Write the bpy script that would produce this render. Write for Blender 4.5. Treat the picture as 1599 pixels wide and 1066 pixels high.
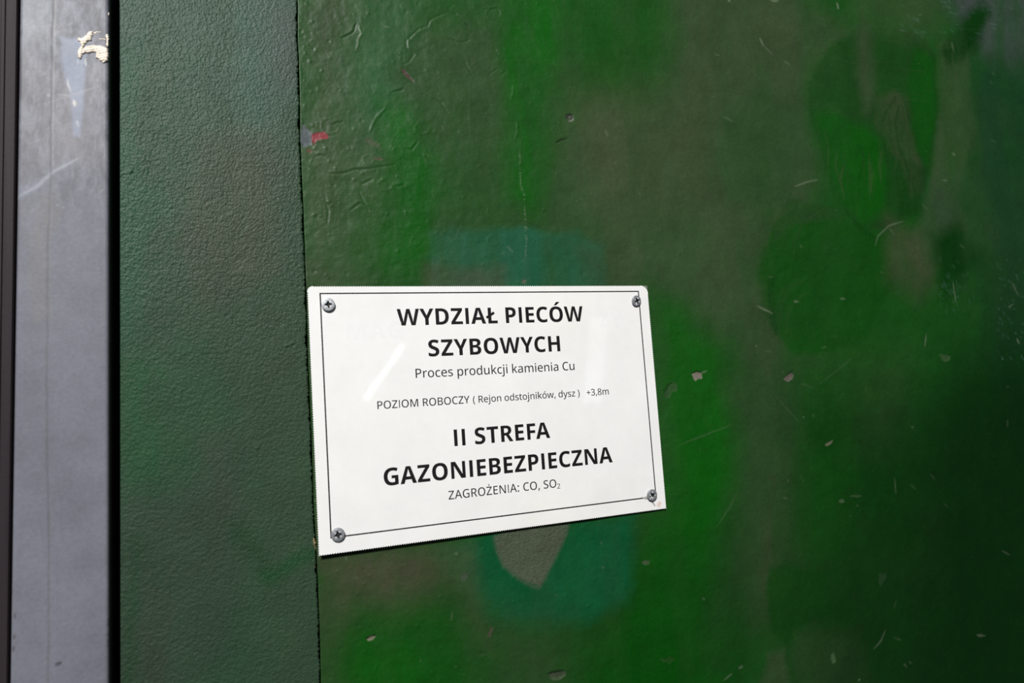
import bpy, bmesh, math, random
import numpy as np
from mathutils import Matrix, Vector

for o in list(bpy.data.objects):
    bpy.data.objects.remove(o)
random.seed(7)
S = bpy.context.scene
COL = S.collection

# ------------------------------------------------------------------ camera, world, lights, exposure
FOCAL = 1123.0                                   # in pixels of the 1599 px wide frame
CAM = np.array([-0.05514996, -0.52583608, 1.50960045])
RGT = np.array([0.93452463, -0.34920853, -0.06868128])
DWN = np.array([-0.03204057, 0.10964512, -0.99345425])
FWD = np.array([0.35445326, 0.93060805, 0.09127723])
cd = bpy.data.cameras.new('camera')
cd.sensor_width = 36.0
cd.lens = FOCAL * 36.0 / 1599.0
cd.clip_start = 0.01
cd.dof.use_dof = True
cd.dof.focus_distance = 0.585
cd.dof.aperture_fstop = 6.5
co = bpy.data.objects.new('camera', cd)
COL.objects.link(co)
m = Matrix.Identity(4)
for i in range(3):
    m[i][0], m[i][1], m[i][2], m[i][3] = RGT[i], -DWN[i], -FWD[i], CAM[i]
co.matrix_world = m
S.camera = co

S.view_settings.view_transform = 'Standard'
S.view_settings.look = 'None'
S.view_settings.exposure = 0.0
S.view_settings.gamma = 1.0
S.view_settings.use_curve_mapping = False

w = bpy.data.worlds.new('dim_hall')
S.world = w
w.use_nodes = True
w.node_tree.nodes['Background'].inputs[0].default_value = (0.86, 0.93, 1.0, 1)
w.node_tree.nodes['Background'].inputs[1].default_value = 0.05


def area(name, loc, target, sx, sy, power, color=(1, 1, 1), roll=0.0):
    l = bpy.data.lights.new(name, 'AREA')
    l.shape = 'RECTANGLE'
    l.size, l.size_y, l.energy, l.color = sx, sy, power, color
    o = bpy.data.objects.new(name, l)
    COL.objects.link(o)
    d = Vector(target) - Vector(loc)
    o.rotation_euler = (d.to_track_quat('-Z', 'Y').to_matrix() @ Matrix.Rotation(roll, 3, 'Z')).to_euler()
    o.location = loc
    return o


# ceiling luminaire up and to the left, behind the photographer
area('hall_luminaire', (-1.10, -2.60, 3.60), (0.15, 0, 1.55), 0.50, 0.40, 214.0, (1.0, 0.985, 0.96))
# fluorescent tubes further back in the hall: they only show as streaks in the laminated sheet
def tube(name, a, b, width, power, color):
    a, b = Vector(a), Vector(b)
    c = (a + b) / 2
    l = bpy.data.lights.new(name, 'AREA')
    l.shape = 'RECTANGLE'
    l.size, l.size_y, l.energy, l.color = (b - a).length, width, power, color
    o = bpy.data.objects.new(name, l)
    COL.objects.link(o)
    z = -(Vector((0.3, 0, 1.5)) - c).normalized()
    x = (b - a).normalized()
    y = z.cross(x).normalized()
    x = y.cross(z).normalized()
    mm = Matrix.Identity(4)
    for i in range(3):
        mm[i][0], mm[i][1], mm[i][2], mm[i][3] = x[i], y[i], z[i], c[i]
    o.matrix_world = mm
    return o


tube('hall_tube', (0.735, -2.918, 1.845), (0.545, -2.960, 1.60), 0.022, 0.13, (1, 1, 1))
tube('far_tube', (1.66, -2.617, 1.92), (1.61, -2.66, 1.50), 0.085, 0.16, (0.93, 0.97, 1))


# ------------------------------------------------------------------ helpers
def P(u, v, Y=0.0):
    """the point of the plane y = Y that the photograph shows at pixel (u, v)"""
    d = RGT * ((u - 799.5) / FOCAL) + DWN * ((v - 533.0) / FOCAL) + FWD
    k = (Y - CAM[1]) / d[1]
    q = CAM + k * d
    return q


def W(u, v, Y=0.0):
    q = P(u, v, Y)
    return (q[0], q[2])


def lin(r, g, b):
    def f(c):
        c = c / 255.0
        return c / 12.92 if c <= 0.04045 else ((c + 0.055) / 1.055) ** 2.4
    return np.array([f(r), f(g), f(b)])


def tag(o, label=None, cat=None, group=None, kind=None):
    if label: o['label'] = label
    if cat: o['category'] = cat
    if group: o['group'] = group
    if kind: o['kind'] = kind
    return o


def link(name, mesh, mat=None, parent=None, smooth=False):
    o = bpy.data.objects.new(name, mesh)
    COL.objects.link(o)
    if mat: mesh.materials.append(mat)
    if parent:
        o.parent = parent
        o.matrix_parent_inverse = Matrix.Translation(parent.location).inverted()
    if smooth:
        mesh.polygons.foreach_set('use_smooth', [True] * len(mesh.polygons))
    return o


def empty(name, loc):
    o = bpy.data.objects.new(name, None)
    o.empty_display_size = 0.02
    COL.objects.link(o)
    o.location = loc
    return o


# noise tile, sampled at metric wall positions (so it belongs to the surface)
def make_tile(seed, lo, hi, n=512, power=1.0):
    r = np.random.RandomState(seed)
    a = r.randn(n, n)
    fx = np.fft.fftfreq(n) * n
    k = np.sqrt(fx[:, None] ** 2 + fx[None, :] ** 2)
    k[0, 0] = 1
    filt = np.where((k >= lo) & (k <= hi), k ** (-power), 0)
    t = np.real(np.fft.ifft2(np.fft.fft2(a) * filt))
    return (t - t.mean()) / t.std()


def sample(t, x, z, size, sx=1.0, sz=1.0):
    n = t.shape[0]
    u = (x / (size * sx) * n) % n
    v = (z / (size * sz) * n) % n
    i = np.floor(u).astype(int) % n
    j = np.floor(v).astype(int) % n
    fu, fv = u - np.floor(u), v - np.floor(v)
    i1, j1 = (i + 1) % n, (j + 1) % n
    return (t[i, j] * (1 - fu) * (1 - fv) + t[i1, j] * fu * (1 - fv)
            + t[i, j1] * (1 - fu) * fv + t[i1, j1] * fu * fv)


CLOUD = make_tile(1, 1, 40, power=1.9)
CLOUD2 = make_tile(2, 1, 60, power=1.6)
CLOUD3 = make_tile(3, 2, 90, power=1.3)
GRAIN = make_tile(4, 20, 250, power=0.6)


def sstep(a, b, x):
    t = np.clip((x - a) / (b - a), 0, 1)
    return t * t * (3 - 2 * t)


def seg_dist(X, Z, pts, closed=False):
    d = np.full(X.shape, 1e9)
    par = np.zeros(X.shape)
    side = np.zeros(X.shape)
    n = len(pts)
    tot = 0
    for i in range(n if closed else n - 1):
        a, b = pts[i], pts[(i + 1) % n]
        vx, vz = b[0] - a[0], b[1] - a[1]
        L2 = vx * vx + vz * vz + 1e-12
        t = np.clip(((X - a[0]) * vx + (Z - a[1]) * vz) / L2, 0, 1)
        dx, dz = X - a[0] - t * vx, Z - a[1] - t * vz
        q = np.sqrt(dx * dx + dz * dz)
        mk = q < d
        d = np.where(mk, q, d)
        par = np.where(mk, tot + t * math.sqrt(L2), par)
        side = np.where(mk, vx * dz - vz * dx, side)
        tot += math.sqrt(L2)
    return d, par / max(tot, 1e-9), side


def inside(X, Z, pts):
    r = np.zeros(X.shape, bool)
    n = len(pts)
    j = n - 1
    for i in range(n):
        xi, zi = pts[i]
        xj, zj = pts[j]
        c = ((zi > Z) != (zj > Z)) & (X < (xj - xi) * (Z - zi) / (zj - zi + 1e-15) + xi)
        r ^= c
        j = i
    return r


class Surface:
    """painted sheet given as a fine grid: colour (of the paint) and relief (towards the viewer)"""

    def __init__(self, X, Z, Y, base):
        self.X, self.Z, self.Y = X, Z, Y
        self.h = np.zeros(X.shape)
        self.c = np.ones(X.shape + (3,)) * base
        self.wet = np.zeros(X.shape)
        wx = sample(CLOUD, X, Z, 0.50) * 0.0045 + sample(CLOUD3, X, Z, 0.11) * 0.0009
        wz = sample(CLOUD, X + 3, Z + 5, 0.50) * 0.0045 + sample(CLOUD3, X + 1, Z, 0.11) * 0.0009
        self.wx, self.wz = wx, wz

    def box(self, pts, mrg):
        xs = [p[0] for p in pts]
        zs = [p[1] for p in pts]
        m = ((self.X > min(xs) - mrg) & (self.X < max(xs) + mrg)
             & (self.Z > min(zs) - mrg) & (self.Z < max(zs) + mrg))
        if not m.any(): return None
        i = np.where(m.any(1))[0]
        j = np.where(m.any(0))[0]
        return (slice(i[0], i[-1] + 1), slice(j[0], j[-1] + 1))

    def pts(self, px):
        return [W(u, v, self.Y) for u, v in px]

    def patch(self, px, rgb, k=1.0, soft=0.012, warp=1.0, streak=0.0, wet=None, grad=None):
        pts = self.pts(px)
        b = self.box(pts, soft * 2 + 0.01)
        if b is None: return
        X = self.X[b] + self.wx[b] * warp
        Z = self.Z[b] + self.wz[b] * warp
        d, _, _ = seg_dist(X, Z, pts, True)
        d = np.where(inside(X, Z, pts), d, -d)
        a = sstep(-soft, soft, d) * k
        if streak:
            s = sample(CLOUD2, X, Z, 0.16, 0.6, 4.0)
            a = a * np.clip(1 + streak * s, 0, 1.3)
        a = np.clip(a, 0, 1)[..., None]
        self.c[b] = self.c[b] * (1 - a) + rgb * a
        if wet is not None:
            self.wet[b] += wet * a[..., 0]

    def ell(self, u, v, ru, rv, rgb, k=1.0, soft=0.5, ang=0.0, warp=1.0, streak=0.0):
        n = 20
        q = [(u + ru * math.cos(t) * math.cos(ang) - rv * math.sin(t) * math.sin(ang),
              v + ru * math.cos(t) * math.sin(ang) + rv * math.sin(t) * math.cos(ang))
             for t in [2 * math.pi * i / n for i in range(n)]]
        self.patch(q, rgb, k, soft * min(ru, rv) * 0.00056, warp, streak)

    def line(self, px, wid, dh=0.0, rgb=None, k=1.0, taper=True, broken=0.0, lip=0.0):
        """wid, dh in millimetres; lip raises one flank of the crack"""
        pts = self.pts(px)
        wm = wid * 0.001
        if self.X.shape[1] > 400:                    # never thinner than the grid can carry
            need = 0.75 * (0.00075 + max(0.0, pts[0][0]) * 0.00065)
            if wm < need:
                k, dh, wm = k * wm / need, dh * wm / need, need
        b = self.box(pts, wm * 6 + 0.002)
        if b is None: return
        X = self.X[b] + self.wx[b] * 0.12
        Z = self.Z[b] + self.wz[b] * 0.12
        d, t, s = seg_dist(X, Z, pts)
        ww = wm * (np.clip(4 * t * (1 - t), 0.12, 1) ** 0.5 if taper else 1.0)
        a = np.exp(-(d / ww) ** 2)
        if broken:
            a = a * sstep(-0.3, 0.6, sample(GRAIN, t * 0.21 * len(px), t * 0, 0.5) + broken)
        self.h[b] += dh * 0.001 * a
        if lip:
            self.h[b] += np.where(s > 0, 1, 0) * lip * 0.001 * np.exp(-(d / (wm * 3.5)) ** 2) * np.clip(4 * t * (1 - t), 0, 1)
        if rgb is not None:
            aa = np.clip(a * k, 0, 1)[..., None]
            self.c[b] = self.c[b] * (1 - aa) + rgb * aa

    def chip(self, px, rgb, depth=0.25, k=1.0, rim=0.10, soft=0.0003):
        pts = self.pts(px)
        b = self.box(pts, 0.004)
        if b is None: return
        X = self.X[b] + self.wx[b] * 0.10
        Z = self.Z[b] + self.wz[b] * 0.10
        d, _, _ = seg_dist(X, Z, pts, True)
        d = np.where(inside(X, Z, pts), d, -d)
        a = sstep(-soft, soft, d)
        n = sample(GRAIN, X, Z, 0.05) * 0.00005
        self.h[b] += a * (-depth * 0.001 + n) + rim * 0.001 * np.exp(-(d / 0.0006) ** 2)
        if rgb is not None:
            aa = (a * k)[..., None]
            tone = (1 + 0.16 * sample(GRAIN, X, Z, 0.08))[..., None]
            self.c[b] = self.c[b] * (1 - aa) + rgb * tone * aa

    def bump(self, u, v, r, h):
        q = W(u, v, self.Y)
        b = self.box([q], r * 0.003)
        if b is None: return
        d2 = (self.X[b] - q[0]) ** 2 + (self.Z[b] - q[1]) ** 2
        self.h[b] += h * 0.001 * np.exp(-d2 / (r * 0.001) ** 2)

    def build(self, name, mat, skirt=None):
        X, Z = self.X, self.Z
        nr, nc = X.shape
        co = np.zeros((nr, nc, 3))
        co[..., 0], co[..., 2] = X, Z
        co[..., 1] = self.Y - self.h
        co = co.reshape(-1, 3)
        i = np.arange(nr * nc).reshape(nr, nc)
        f = np.stack([i[:-1, :-1], i[:-1, 1:], i[1:, 1:], i[1:, :-1]], -1).reshape(-1, 4)
        me = bpy.data.meshes.new(name)
        col = np.concatenate([np.clip(self.c, 0, 1), np.clip(self.wet, -1, 1)[..., None]], -1).reshape(-1, 4)
        if skirt:
            ring = np.concatenate([i[0, :], i[1:, -1], i[-1, ::-1][1:], i[::-1, 0][1:-1]])
            sk = co[ring].copy()
            sk[:, 1] = skirt
            n0 = len(co)
            co = np.concatenate([co, sk])
            col = np.concatenate([col, col[ring]])
            k = np.arange(len(ring))
            k2 = (k + 1) % len(ring)
            f = np.concatenate([f, np.stack([ring[k2], ring[k], n0 + k, n0 + k2], -1)])
            # closed at the back
            f = [tuple(q) for q in f] + [tuple(n0 + k)]
            me.from_pydata(co.tolist(), [], f)
        else:
            me.from_pydata(co.tolist(), [], f.tolist())
        me.update()
        at = me.color_attributes.new('paint', 'FLOAT_COLOR', 'POINT')
        at.data.foreach_set('color', col.astype(np.float32).ravel())
        nf = len(me.polygons)
        sm = np.ones(nf, bool)
        if skirt: sm[(nr - 1) * (nc - 1):] = False
        me.polygons.foreach_set('use_smooth', sm)
        return me


# ------------------------------------------------------------------ materials
class NT:
    def __init__(self, name):
        self.m = bpy.data.materials.new(name)
        self.m.use_nodes = True
        self.t = self.m.node_tree
        self.b = self.t.nodes['Principled BSDF']

    def n(self, kind, **kw):
        q = self.t.nodes.new(kind)
        for k, v in kw.items():
            if k.startswith('i_'):
                q.inputs[k[2:].replace('_', ' ')].default_value = v
            else:
                setattr(q, k, v)
        return q

    def l(self, a, b):
        self.t.links.new(a, b)

    def noise(self, scale, detail=4, rough=0.55, stretch=(1, 1, 1), src='Object'):
        tc = self.n('ShaderNodeTexCoord')
        mp = self.n('ShaderNodeMapping')
        mp.inputs['Scale'].default_value = stretch
        self.l(tc.outputs[src], mp.inputs[0])
        q = self.n('ShaderNodeTexNoise')
        q.inputs['Scale'].default_value = scale
        q.inputs['Detail'].default_value = detail
        q.inputs['Roughness'].default_value = rough
        self.l(mp.outputs[0], q.inputs['Vector'])
        return q.outputs['Fac']

    def ramp(self, fac, a, b, c0=(0, 0, 0, 1), c1=(1, 1, 1, 1)):
        r = self.n('ShaderNodeValToRGB')
        r.color_ramp.elements[0].position = a
        r.color_ramp.elements[1].position = b
        r.color_ramp.elements[0].color = c0
        r.color_ramp.elements[1].color = c1
        self.l(fac, r.inputs[0])
        return r.outputs[0]

    def math(self, op, a, b=None):
        q = self.n('ShaderNodeMath', operation=op)
        for i, v in enumerate((a, b)):
            if v is None: continue
            if isinstance(v, (int, float)):
                q.inputs[i].default_value = v
            else:
                self.l(v, q.inputs[i])
        return q.outputs[0]

    def mulcol(self, col, fac, k=1.0, mode='MULTIPLY'):
        q = self.n('ShaderNodeMix', data_type='RGBA', blend_type=mode)
        q.inputs['Factor'].default_value = k
        self.l(col, q.inputs['A'])
        self.l(fac, q.inputs['B'])
        return q.outputs['Result']

    def bump(self, h, dist, strength=1.0, prev=None):
        q = self.n('ShaderNodeBump')
        q.inputs['Strength'].default_value = strength
        q.inputs['Distance'].default_value = dist
        self.l(h, q.inputs['Height'])
        if prev is not None: self.l(prev, q.inputs['Normal'])
        return q.outputs[0]


def simple(name, col, rough=0.5, metal=0.0, spec=0.5, coat=0.0, var=0.0, vscale=200, bump=0.0, bscale=400):
    a = NT(name)
    b = a.b
    b.inputs['Roughness'].default_value = rough
    b.inputs['Metallic'].default_value = metal
    b.inputs['Specular IOR Level'].default_value = spec
    b.inputs['Coat Weight'].default_value = coat
    b.inputs['Coat Roughness'].default_value = 0.08
    if var:
        f = a.ramp(a.noise(vscale), 0.3, 0.7, (*[c * (1 - var) for c in col], 1), (*[min(1, c * (1 + var)) for c in col], 1))
        a.l(f, b.inputs['Base Color'])
    else:
        b.inputs['Base Color'].default_value = (*col, 1)
    if bump:
        a.l(a.bump(a.noise(bscale), bump), b.inputs['Normal'])
    return a.m


def paint_mat(name, rough, grain, coarse, gloss_var=0.15, spec=0.5, stipple=None):
    a = NT(name)
    at = a.n('ShaderNodeVertexColor', layer_name='paint')
    c = at.outputs['Color']
    f1 = a.ramp(a.noise(34, 6, 0.62), 0.28, 0.72, (0.86, 0.86, 0.86, 1), (1.14, 1.14, 1.14, 1))
    f2 = a.ramp(a.noise(430, 3, 0.6), 0.25, 0.75, (0.90, 0.90, 0.90, 1), (1.10, 1.10, 1.10, 1))
    c = a.mulcol(c, f1)
    c = a.mulcol(c, f2)
    a.l(c, a.b.inputs['Base Color'])
    a.b.inputs['Specular IOR Level'].default_value = spec
    r = a.math('ADD', a.math('MULTIPLY', a.noise(55, 5, 0.6), gloss_var), rough - gloss_var * 0.5)
    r = a.math('ADD', r, a.math('MULTIPLY', at.outputs['Alpha'], 0.35))
    a.l(r, a.b.inputs['Roughness'])
    n = None
    if coarse:
        n = a.bump(a.noise(28, 3, 0.5), coarse, 1.0)
        n = a.bump(a.noise(130, 4, 0.6, (1, 1, 1.7)), 0.00022, 1.0, n)
    if stipple:
        n = a.bump(a.noise(stipple[0], 3, 0.6, stipple[2]), stipple[1], 1.0, n)
    n = a.bump(a.noise(650, 3, 0.6), grain, 1.0, n)
    if coarse:                                      # bare filler (marked in the alpha channel) is granular
        mk = a.math('MULTIPLY', a.math('SUBTRACT', at.outputs['Alpha'], 0.40), 1.6)
        mk.node.use_clamp = True
        n = a.bump(a.math('MULTIPLY', a.math('SUBTRACT', a.noise(480, 3, 0.6, (1, 1, 1.5)), 0.5), mk), 0.0011, 1.0, n)
    else:
        n = a.bump(a.noise(380, 2, 0.55), grain * 2.2, 1.0, n)
    a.l(n, a.b.inputs['Normal'])
    return a.m
WY = 0.0012

# ------------------------------------------------------------------ paint colours (albedo)
A_ = 0.545
def pc(r, g, b, k=1.0):
    return lin(r, g, b) * k * A_

def graded(a, b, first, last):
    """coordinates from a to b whose spacing grows steadily from first to last"""
    n = int(2 * (b - a) / (first + last)) + 1
    s = np.linspace(first, last, n)
    c = np.concatenate([[0], np.cumsum(s)])
    return a + c * (b - a) / c[-1]

ZT, ZB = 1.965, 1.170
zrow = np.arange(ZB, ZT, 0.00085)
zrow = np.concatenate([[0.35, 0.6, 0.85, 1.05], zrow, [2.1, 2.3, 2.6]])

# the joint between the two painted surfaces, from measured points down its length
JP = [(463, 8), (463, 60), (464.5, 88), (466, 140), (467, 215), (470, 290), (472, 330), (475, 420), (477, 470), (479, 560),
      (485, 690), (488, 790), (492, 850), (494, 900), (496, 950), (498, 1010), (499, 1060)]
jx = np.array([W(u, v, WY - 0.0008)[0] for u, v in JP])[::-1]
jz = np.array([W(u, v, WY - 0.0008)[1] for u, v in JP])[::-1]
def joint_x(z):
    x = np.interp(z, jz, jx)
    x = x + np.where(z < jz[0], (z - jz[0]) * 0.006, 0) + np.where(z > jz[-1], (z - jz[-1]) * 0.006, 0)
    return x
jit = sample(GRAIN, zrow, zrow * 0, 0.20) * 0.00034 + sample(CLOUD3, zrow, zrow * 0, 0.08) * 0.00024
jit2 = sample(GRAIN, zrow + 7, zrow * 0 + 0.1, 0.30) * 0.00008

# ------------------------------------------------------------------ structure: smooth green wall
t = np.concatenate([graded(0.0, 0.93, 0.00075, 0.00135), [1.2, 1.7, 2.4]])
xj = joint_x(zrow) + 0.0010 + jit2
X = xj[:, None] + t[None, :] * 1.0
Z = np.repeat(zrow[:, None], len(t), 1)
GREEN = pc(24, 84, 24)
wall = Surface(X, Z, WY, GREEN)
wear = sample(CLOUD, X, Z, 0.62)
cc = sstep(-0.6, 1.6, wear)[..., None]
wall.c = wall.c * (1 - 0.55 * cc) + pc(56, 78, 48) * 0.55 * cc
cs = sstep(-0.2, 2.0, sample(CLOUD2, X, Z, 0.12, 0.5, 3.0))[..., None]
STREAKS = cs
wall.wet = sstep(-1, 2, sample(CLOUD2, X, Z, 0.7)) * 0.25

G1 = pc(6, 94, 5)      # clean saturated coat
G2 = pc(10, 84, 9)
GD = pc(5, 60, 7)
WASH = pc(63, 88, 53)    # dusty grey-green film
WASH2 = pc(62, 82, 52)
BROWN = pc(80, 82, 62)
TEAL = pc(34, 100, 70)
TEALD = pc(8, 92, 52)

def p(q, rgb, k=1.0, soft=0.012, warp=1.0, streak=0.0):
    wall.patch(q, rgb, min(1.0, k * 1.12), soft * (1.2 if soft >= 0.012 else 1.0), warp, max(streak, 0.10))
# left band beside the joint, dusty
p([(455, -60), (560, -60), (548, 150), (560, 300), (570, 450), (470, 450)], WASH2, 0.85, 0.02, 1.5, 0.25)
p([(500, 190), (610, 200), (590, 330), (540, 420), (470, 420), (470, 180)], WASH, 0.6, 0.02)
p([(700, 30), (800, 20), (812, 200), (760, 260), (660, 210), (650, 90)], WASH2, 0.45, 0.03)
p([(560, -40), (640, -40), (640, 60), (575, 100)], pc(56, 96, 60), 0.5, 0.02)
p([(545, 100), (600, 80), (610, 170), (560, 240)], pc(52, 104, 66), 0.5, 0.02)
# clean green brush marks
p([(815, -30), (905, -40), (895, 70), (872, 150), (868, 240), (838, 330), (806, 300), (812, 160), (800, 60)], G1, 0.85, 0.016, 1.2, 0.3)
p([(905, -30), (990, -30), (985, 90), (935, 170), (905, 120)], G2, 0.55, 0.016)
p([(598, 165), (650, 160), (668, 240), (700, 300), (662, 420), (620, 440), (575, 420), (606, 330)], G1, 0.75, 0.016, 1.2, 0.25)
p([(530, 300), (600, 300), (640, 430), (560, 445), (520, 400)], G2, 0.5, 0.02)
p([(990, -40), (1060, -40), (1035, 80), (1010, 150), (960, 215), (930, 170), (985, 60)], G2, 0.6, 0.012, 0.8, 0.25)
# wide dusty zone in the upper middle
p([(880, 170), (950, 150), (1010, 150), (1065, 90), (1110, 90), (1105, 260), (1180, 330), (1185, 470), (1130, 500), (1060, 440), (1000, 430), (930, 350), (880, 330)], WASH, 0.72, 0.022, 1.0, 0.15)
p([(1040, -40), (1260, -40), (1240, 60), (1170, 150), (1130, 330), (1060, 300), (1050, 100)], WASH2, 0.70, 0.025, 1.0, 0.1)
p([(890, 120), (1000, 110), (1080, 200), (1050, 300), (950, 300), (890, 240)], BROWN, 0.30, 0.03)
# lobes of a wide brush on the right, wiped through the dusty film
p([(1120, 20), (1290, 20), (1330, 60), (1262, 140), (1262, 190), (1285, 270), (1262, 330), (1190, 420), (1150, 400), (1120, 200)], WASH2, 0.62, 0.02, 1.0, 0.2)
p([(1130, 180), (1250, 150), (1262, 260), (1230, 310), (1150, 300)], pc(46, 82, 42), 0.45, 0.018)
A1 = [(1263, 176), (1262, 130), (1290, 76), (1340, 48), (1400, 42), (1440, 54), (1463, 84), (1468, 160), (1458, 255), (1440, 300), (1432, 332), (1400, 352), (1362, 366), (1335, 352), (1302, 312), (1285, 266)]
p(A1, pc(26, 74, 24), 0.75, 0.0035, 0.5, 0.12)
p([(1345, 20), (1365, 40), (1372, 150), (1352, 180), (1338, 120), (1336, 50)], WASH2, 0.50, 0.010, 0.8, 0.2)
p([(1270, 180), (1300, 176), (1345, 200), (1378, 215), (1386, 290), (1372, 340), (1345, 356), (1308, 316), (1284, 255)], pc(10, 88, 8), 0.80, 0.009, 0.7, 0.1)
p([(1372, 150), (1400, 136), (1420, 150), (1426, 200), (1442, 260), (1440, 300), (1420, 310), (1404, 250), (1382, 215), (1368, 190)], BROWN, 0.42, 0.006, 0.8, 0.35)
p([(1430, 70), (1462, 90), (1466, 170), (1452, 255), (1430, 230), (1420, 130)], G2, 0.65, 0.006, 0.6, 0.1)
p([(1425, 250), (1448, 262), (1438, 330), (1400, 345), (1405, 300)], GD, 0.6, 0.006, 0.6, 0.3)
p([(1468, 60), (1515, 55), (1528, 200), (1500, 300), (1520, 400), (1470, 420), (1445, 440), (1400, 400), (1440, 340), (1462, 250), (1472, 160)], WASH, 0.66, 0.007, 0.8, 0.2)
p([(1450, 280), (1540, 250), (1560, 380), (1480, 400), (1440, 360)], pc(50, 78, 52), 0.45, 0.016)
p([(1232, 316), (1262, 322), (1300, 330), (1330, 356), (1372, 372), (1400, 430), (1340, 545), (1235, 560), (1196, 500), (1184, 420), (1200, 362)], pc(16, 80, 14), 0.76, 0.005, 0.8, 0.08)
p([(1222, 320), (1245, 314), (1300, 332), (1312, 345), (1240, 352), (1206, 380), (1208, 345)], pc(44, 78, 38), 0.5, 0.004, 0.7, 0.2)
p([(1330, 540), (1240, 570), (1215, 700), (1260, 800), (1400, 700), (1390, 560)], G2, 0.55, 0.03)
p([(1380, 350), (1440, 366), (1455, 450), (1425, 480), (1385, 440)], BROWN, 0.48, 0.014)
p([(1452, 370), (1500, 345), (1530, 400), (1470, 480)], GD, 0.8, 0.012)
p([(1440, -40), (1640, -40), (1640, 120), (1560, 90), (1500, 40)], pc(72, 82, 80), 0.66, 0.02, 1.2, 0.3)
p([(1340, -40), (1480, -40), (1470, 50), (1420, 56), (1330, 24)], WASH, 0.55, 0.02)
p([(1500, 30), (1530, 4), (1545, 20), (1530, 70), (1490, 90), (1478, 70)], GD, 0.75, 0.010, 1.4, 0.4)
p([(1525, 90), (1650, 100), (1650, 420), (1560, 400), (1530, 260)], pc(26, 66, 40), 0.6, 0.02)
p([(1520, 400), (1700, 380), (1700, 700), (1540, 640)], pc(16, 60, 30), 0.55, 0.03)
# dusty margin between the joint and the sheet
p([(470, 400), (520, 430), (520, 900), (488, 900), (472, 500)], WASH2, 0.8, 0.006, 0.3)
# clean field to the right of and below the sign
p([(1020, 450), (1070, 470), (1130, 540), (1150, 640), (1130, 800), (1100, 980), (1160, 1120), (900, 1120), (980, 940), (1030, 800), (1030, 600)], G1, 0.85, 0.022, 1.0, 0.1)
p([(1190, 580), (1230, 640), (1240, 800), (1210, 940), (1170, 960), (1180, 760), (1140, 600)], pc(48, 76, 42), 0.55, 0.020, 1.6, 0.5)
p([(1180, 740), (1215, 740), (1208, 960), (1186, 980)], BROWN, 0.22, 0.014, 1.6, 0.5)
p([(1150, 420), (1195, 440), (1215, 540), (1200, 600), (1160, 560)], WASH2, 0.5, 0.01)
p([(1230, 640), (1700, 560), (1760, 1140), (1300, 1140), (1215, 960)], GD, 0.55, 0.03)  # broad deep green, painting the wall's fading light into its coat
p([(1240, 720), (1420, 700), (1440, 860), (1300, 900), (1240, 850)], G2, 0.4, 0.03)
p([(1200, 890), (1225, 880), (1290, 900), (1300, 960), (1240, 985), (1232, 1020), (1255, 1110), (1238, 1110), (1226, 1010), (1205, 980), (1196, 930)], pc(10, 70, 10), 0.7, 0.004, 0.5)
p([(1200, 1020), (1225, 1014), (1240, 1080), (1200, 1110), (1190, 1060)], WASH2, 0.6, 0.004, 0.5)
p([(1245, 1000), (1340, 990), (1360, 1100), (1262, 1110)], WASH2, 0.35, 0.012, 0.6)
p([(1330, 560), (1420, 560), (1400, 700), (1330, 720)], WASH2, 0.25, 0.03)
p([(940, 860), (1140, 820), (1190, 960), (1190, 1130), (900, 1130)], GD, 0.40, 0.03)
# repainted teal area that the sheet was screwed over
p([(668, 372), (700, 362), (820, 356), (905, 362), (948, 378), (950, 470), (668, 470)], TEAL, 0.80, 0.005, 0.8, 0.2)
p([(655, 424), (780, 424), (800, 470), (655, 470)], BROWN, 0.5, 0.008)
p([(900, 380), (1010, 372), (1010, 450), (930, 450)], WASH2, 0.5, 0.014)
p([(690, 860), (760, 830), (990, 800), (995, 900), (950, 945), (850, 962), (770, 955), (722, 900)], TEALD, 0.85, 0.010, 1.0, 0.15)
p([(840, 880), (980, 850), (985, 920), (870, 952)], pc(20, 96, 58), 0.5, 0.012)
# brown film at lower left
p([(490, 850), (690, 845), (715, 900), (640, 960), (560, 960), (510, 1000), (490, 960)], BROWN, 0.72, 0.018, 1.0, 0.1)
p([(700, 860), (735, 845), (760, 930), (775, 1010), (755, 1010), (720, 930)], BROWN, 0.35, 0.010)
p([(470, 960), (520, 960), (560, 1110), (470, 1110)], WASH2, 0.55, 0.012)
p([(560, 950), (700, 930), (760, 960), (740, 1120), (520, 1120), (520, 1010)], G2, 0.55, 0.022)
p([(530, 1040), (600, 990), (660, 1040), (640, 1120), (520, 1120)], G1, 0.6, 0.016)
p([(700, 930), (830, 960), (900, 960), (900, 1110), (760, 1110), (770, 1020)], pc(56, 78, 48), 0.45, 0.022)
FALLOFF = lin(3, 44, 6) * A_  # stands in for light falloff towards the lower right, painted as darker green
for fq, fk in (([(1330, 700), (1700, 560), (1800, 1200), (1240, 1200)], 0.6), ([(1480, 560), (1800, 420), (1800, 1200), (1420, 1200)], 0.6)): wall.patch(fq, FALLOFF, fk, 0.05, 2.0, 0.0)
# fine vertical wiping streaks, strongest towards the joint
NEAR = np.clip(1 - X / 0.45, 0, 1)[..., None]
wall.c = wall.c * (1 - 0.16 * STREAKS * NEAR) + WASH * 0.16 * STREAKS * NEAR
vv = sstep(-0.4, 2.0, sample(CLOUD3, X + 2, Z, 0.09, 0.35, 3.5))[..., None]
wall.c = wall.c * (1 - 0.16 * vv * NEAR) + G2 * 0.16 * vv * NEAR
rnd0 = random.Random(11)
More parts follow.
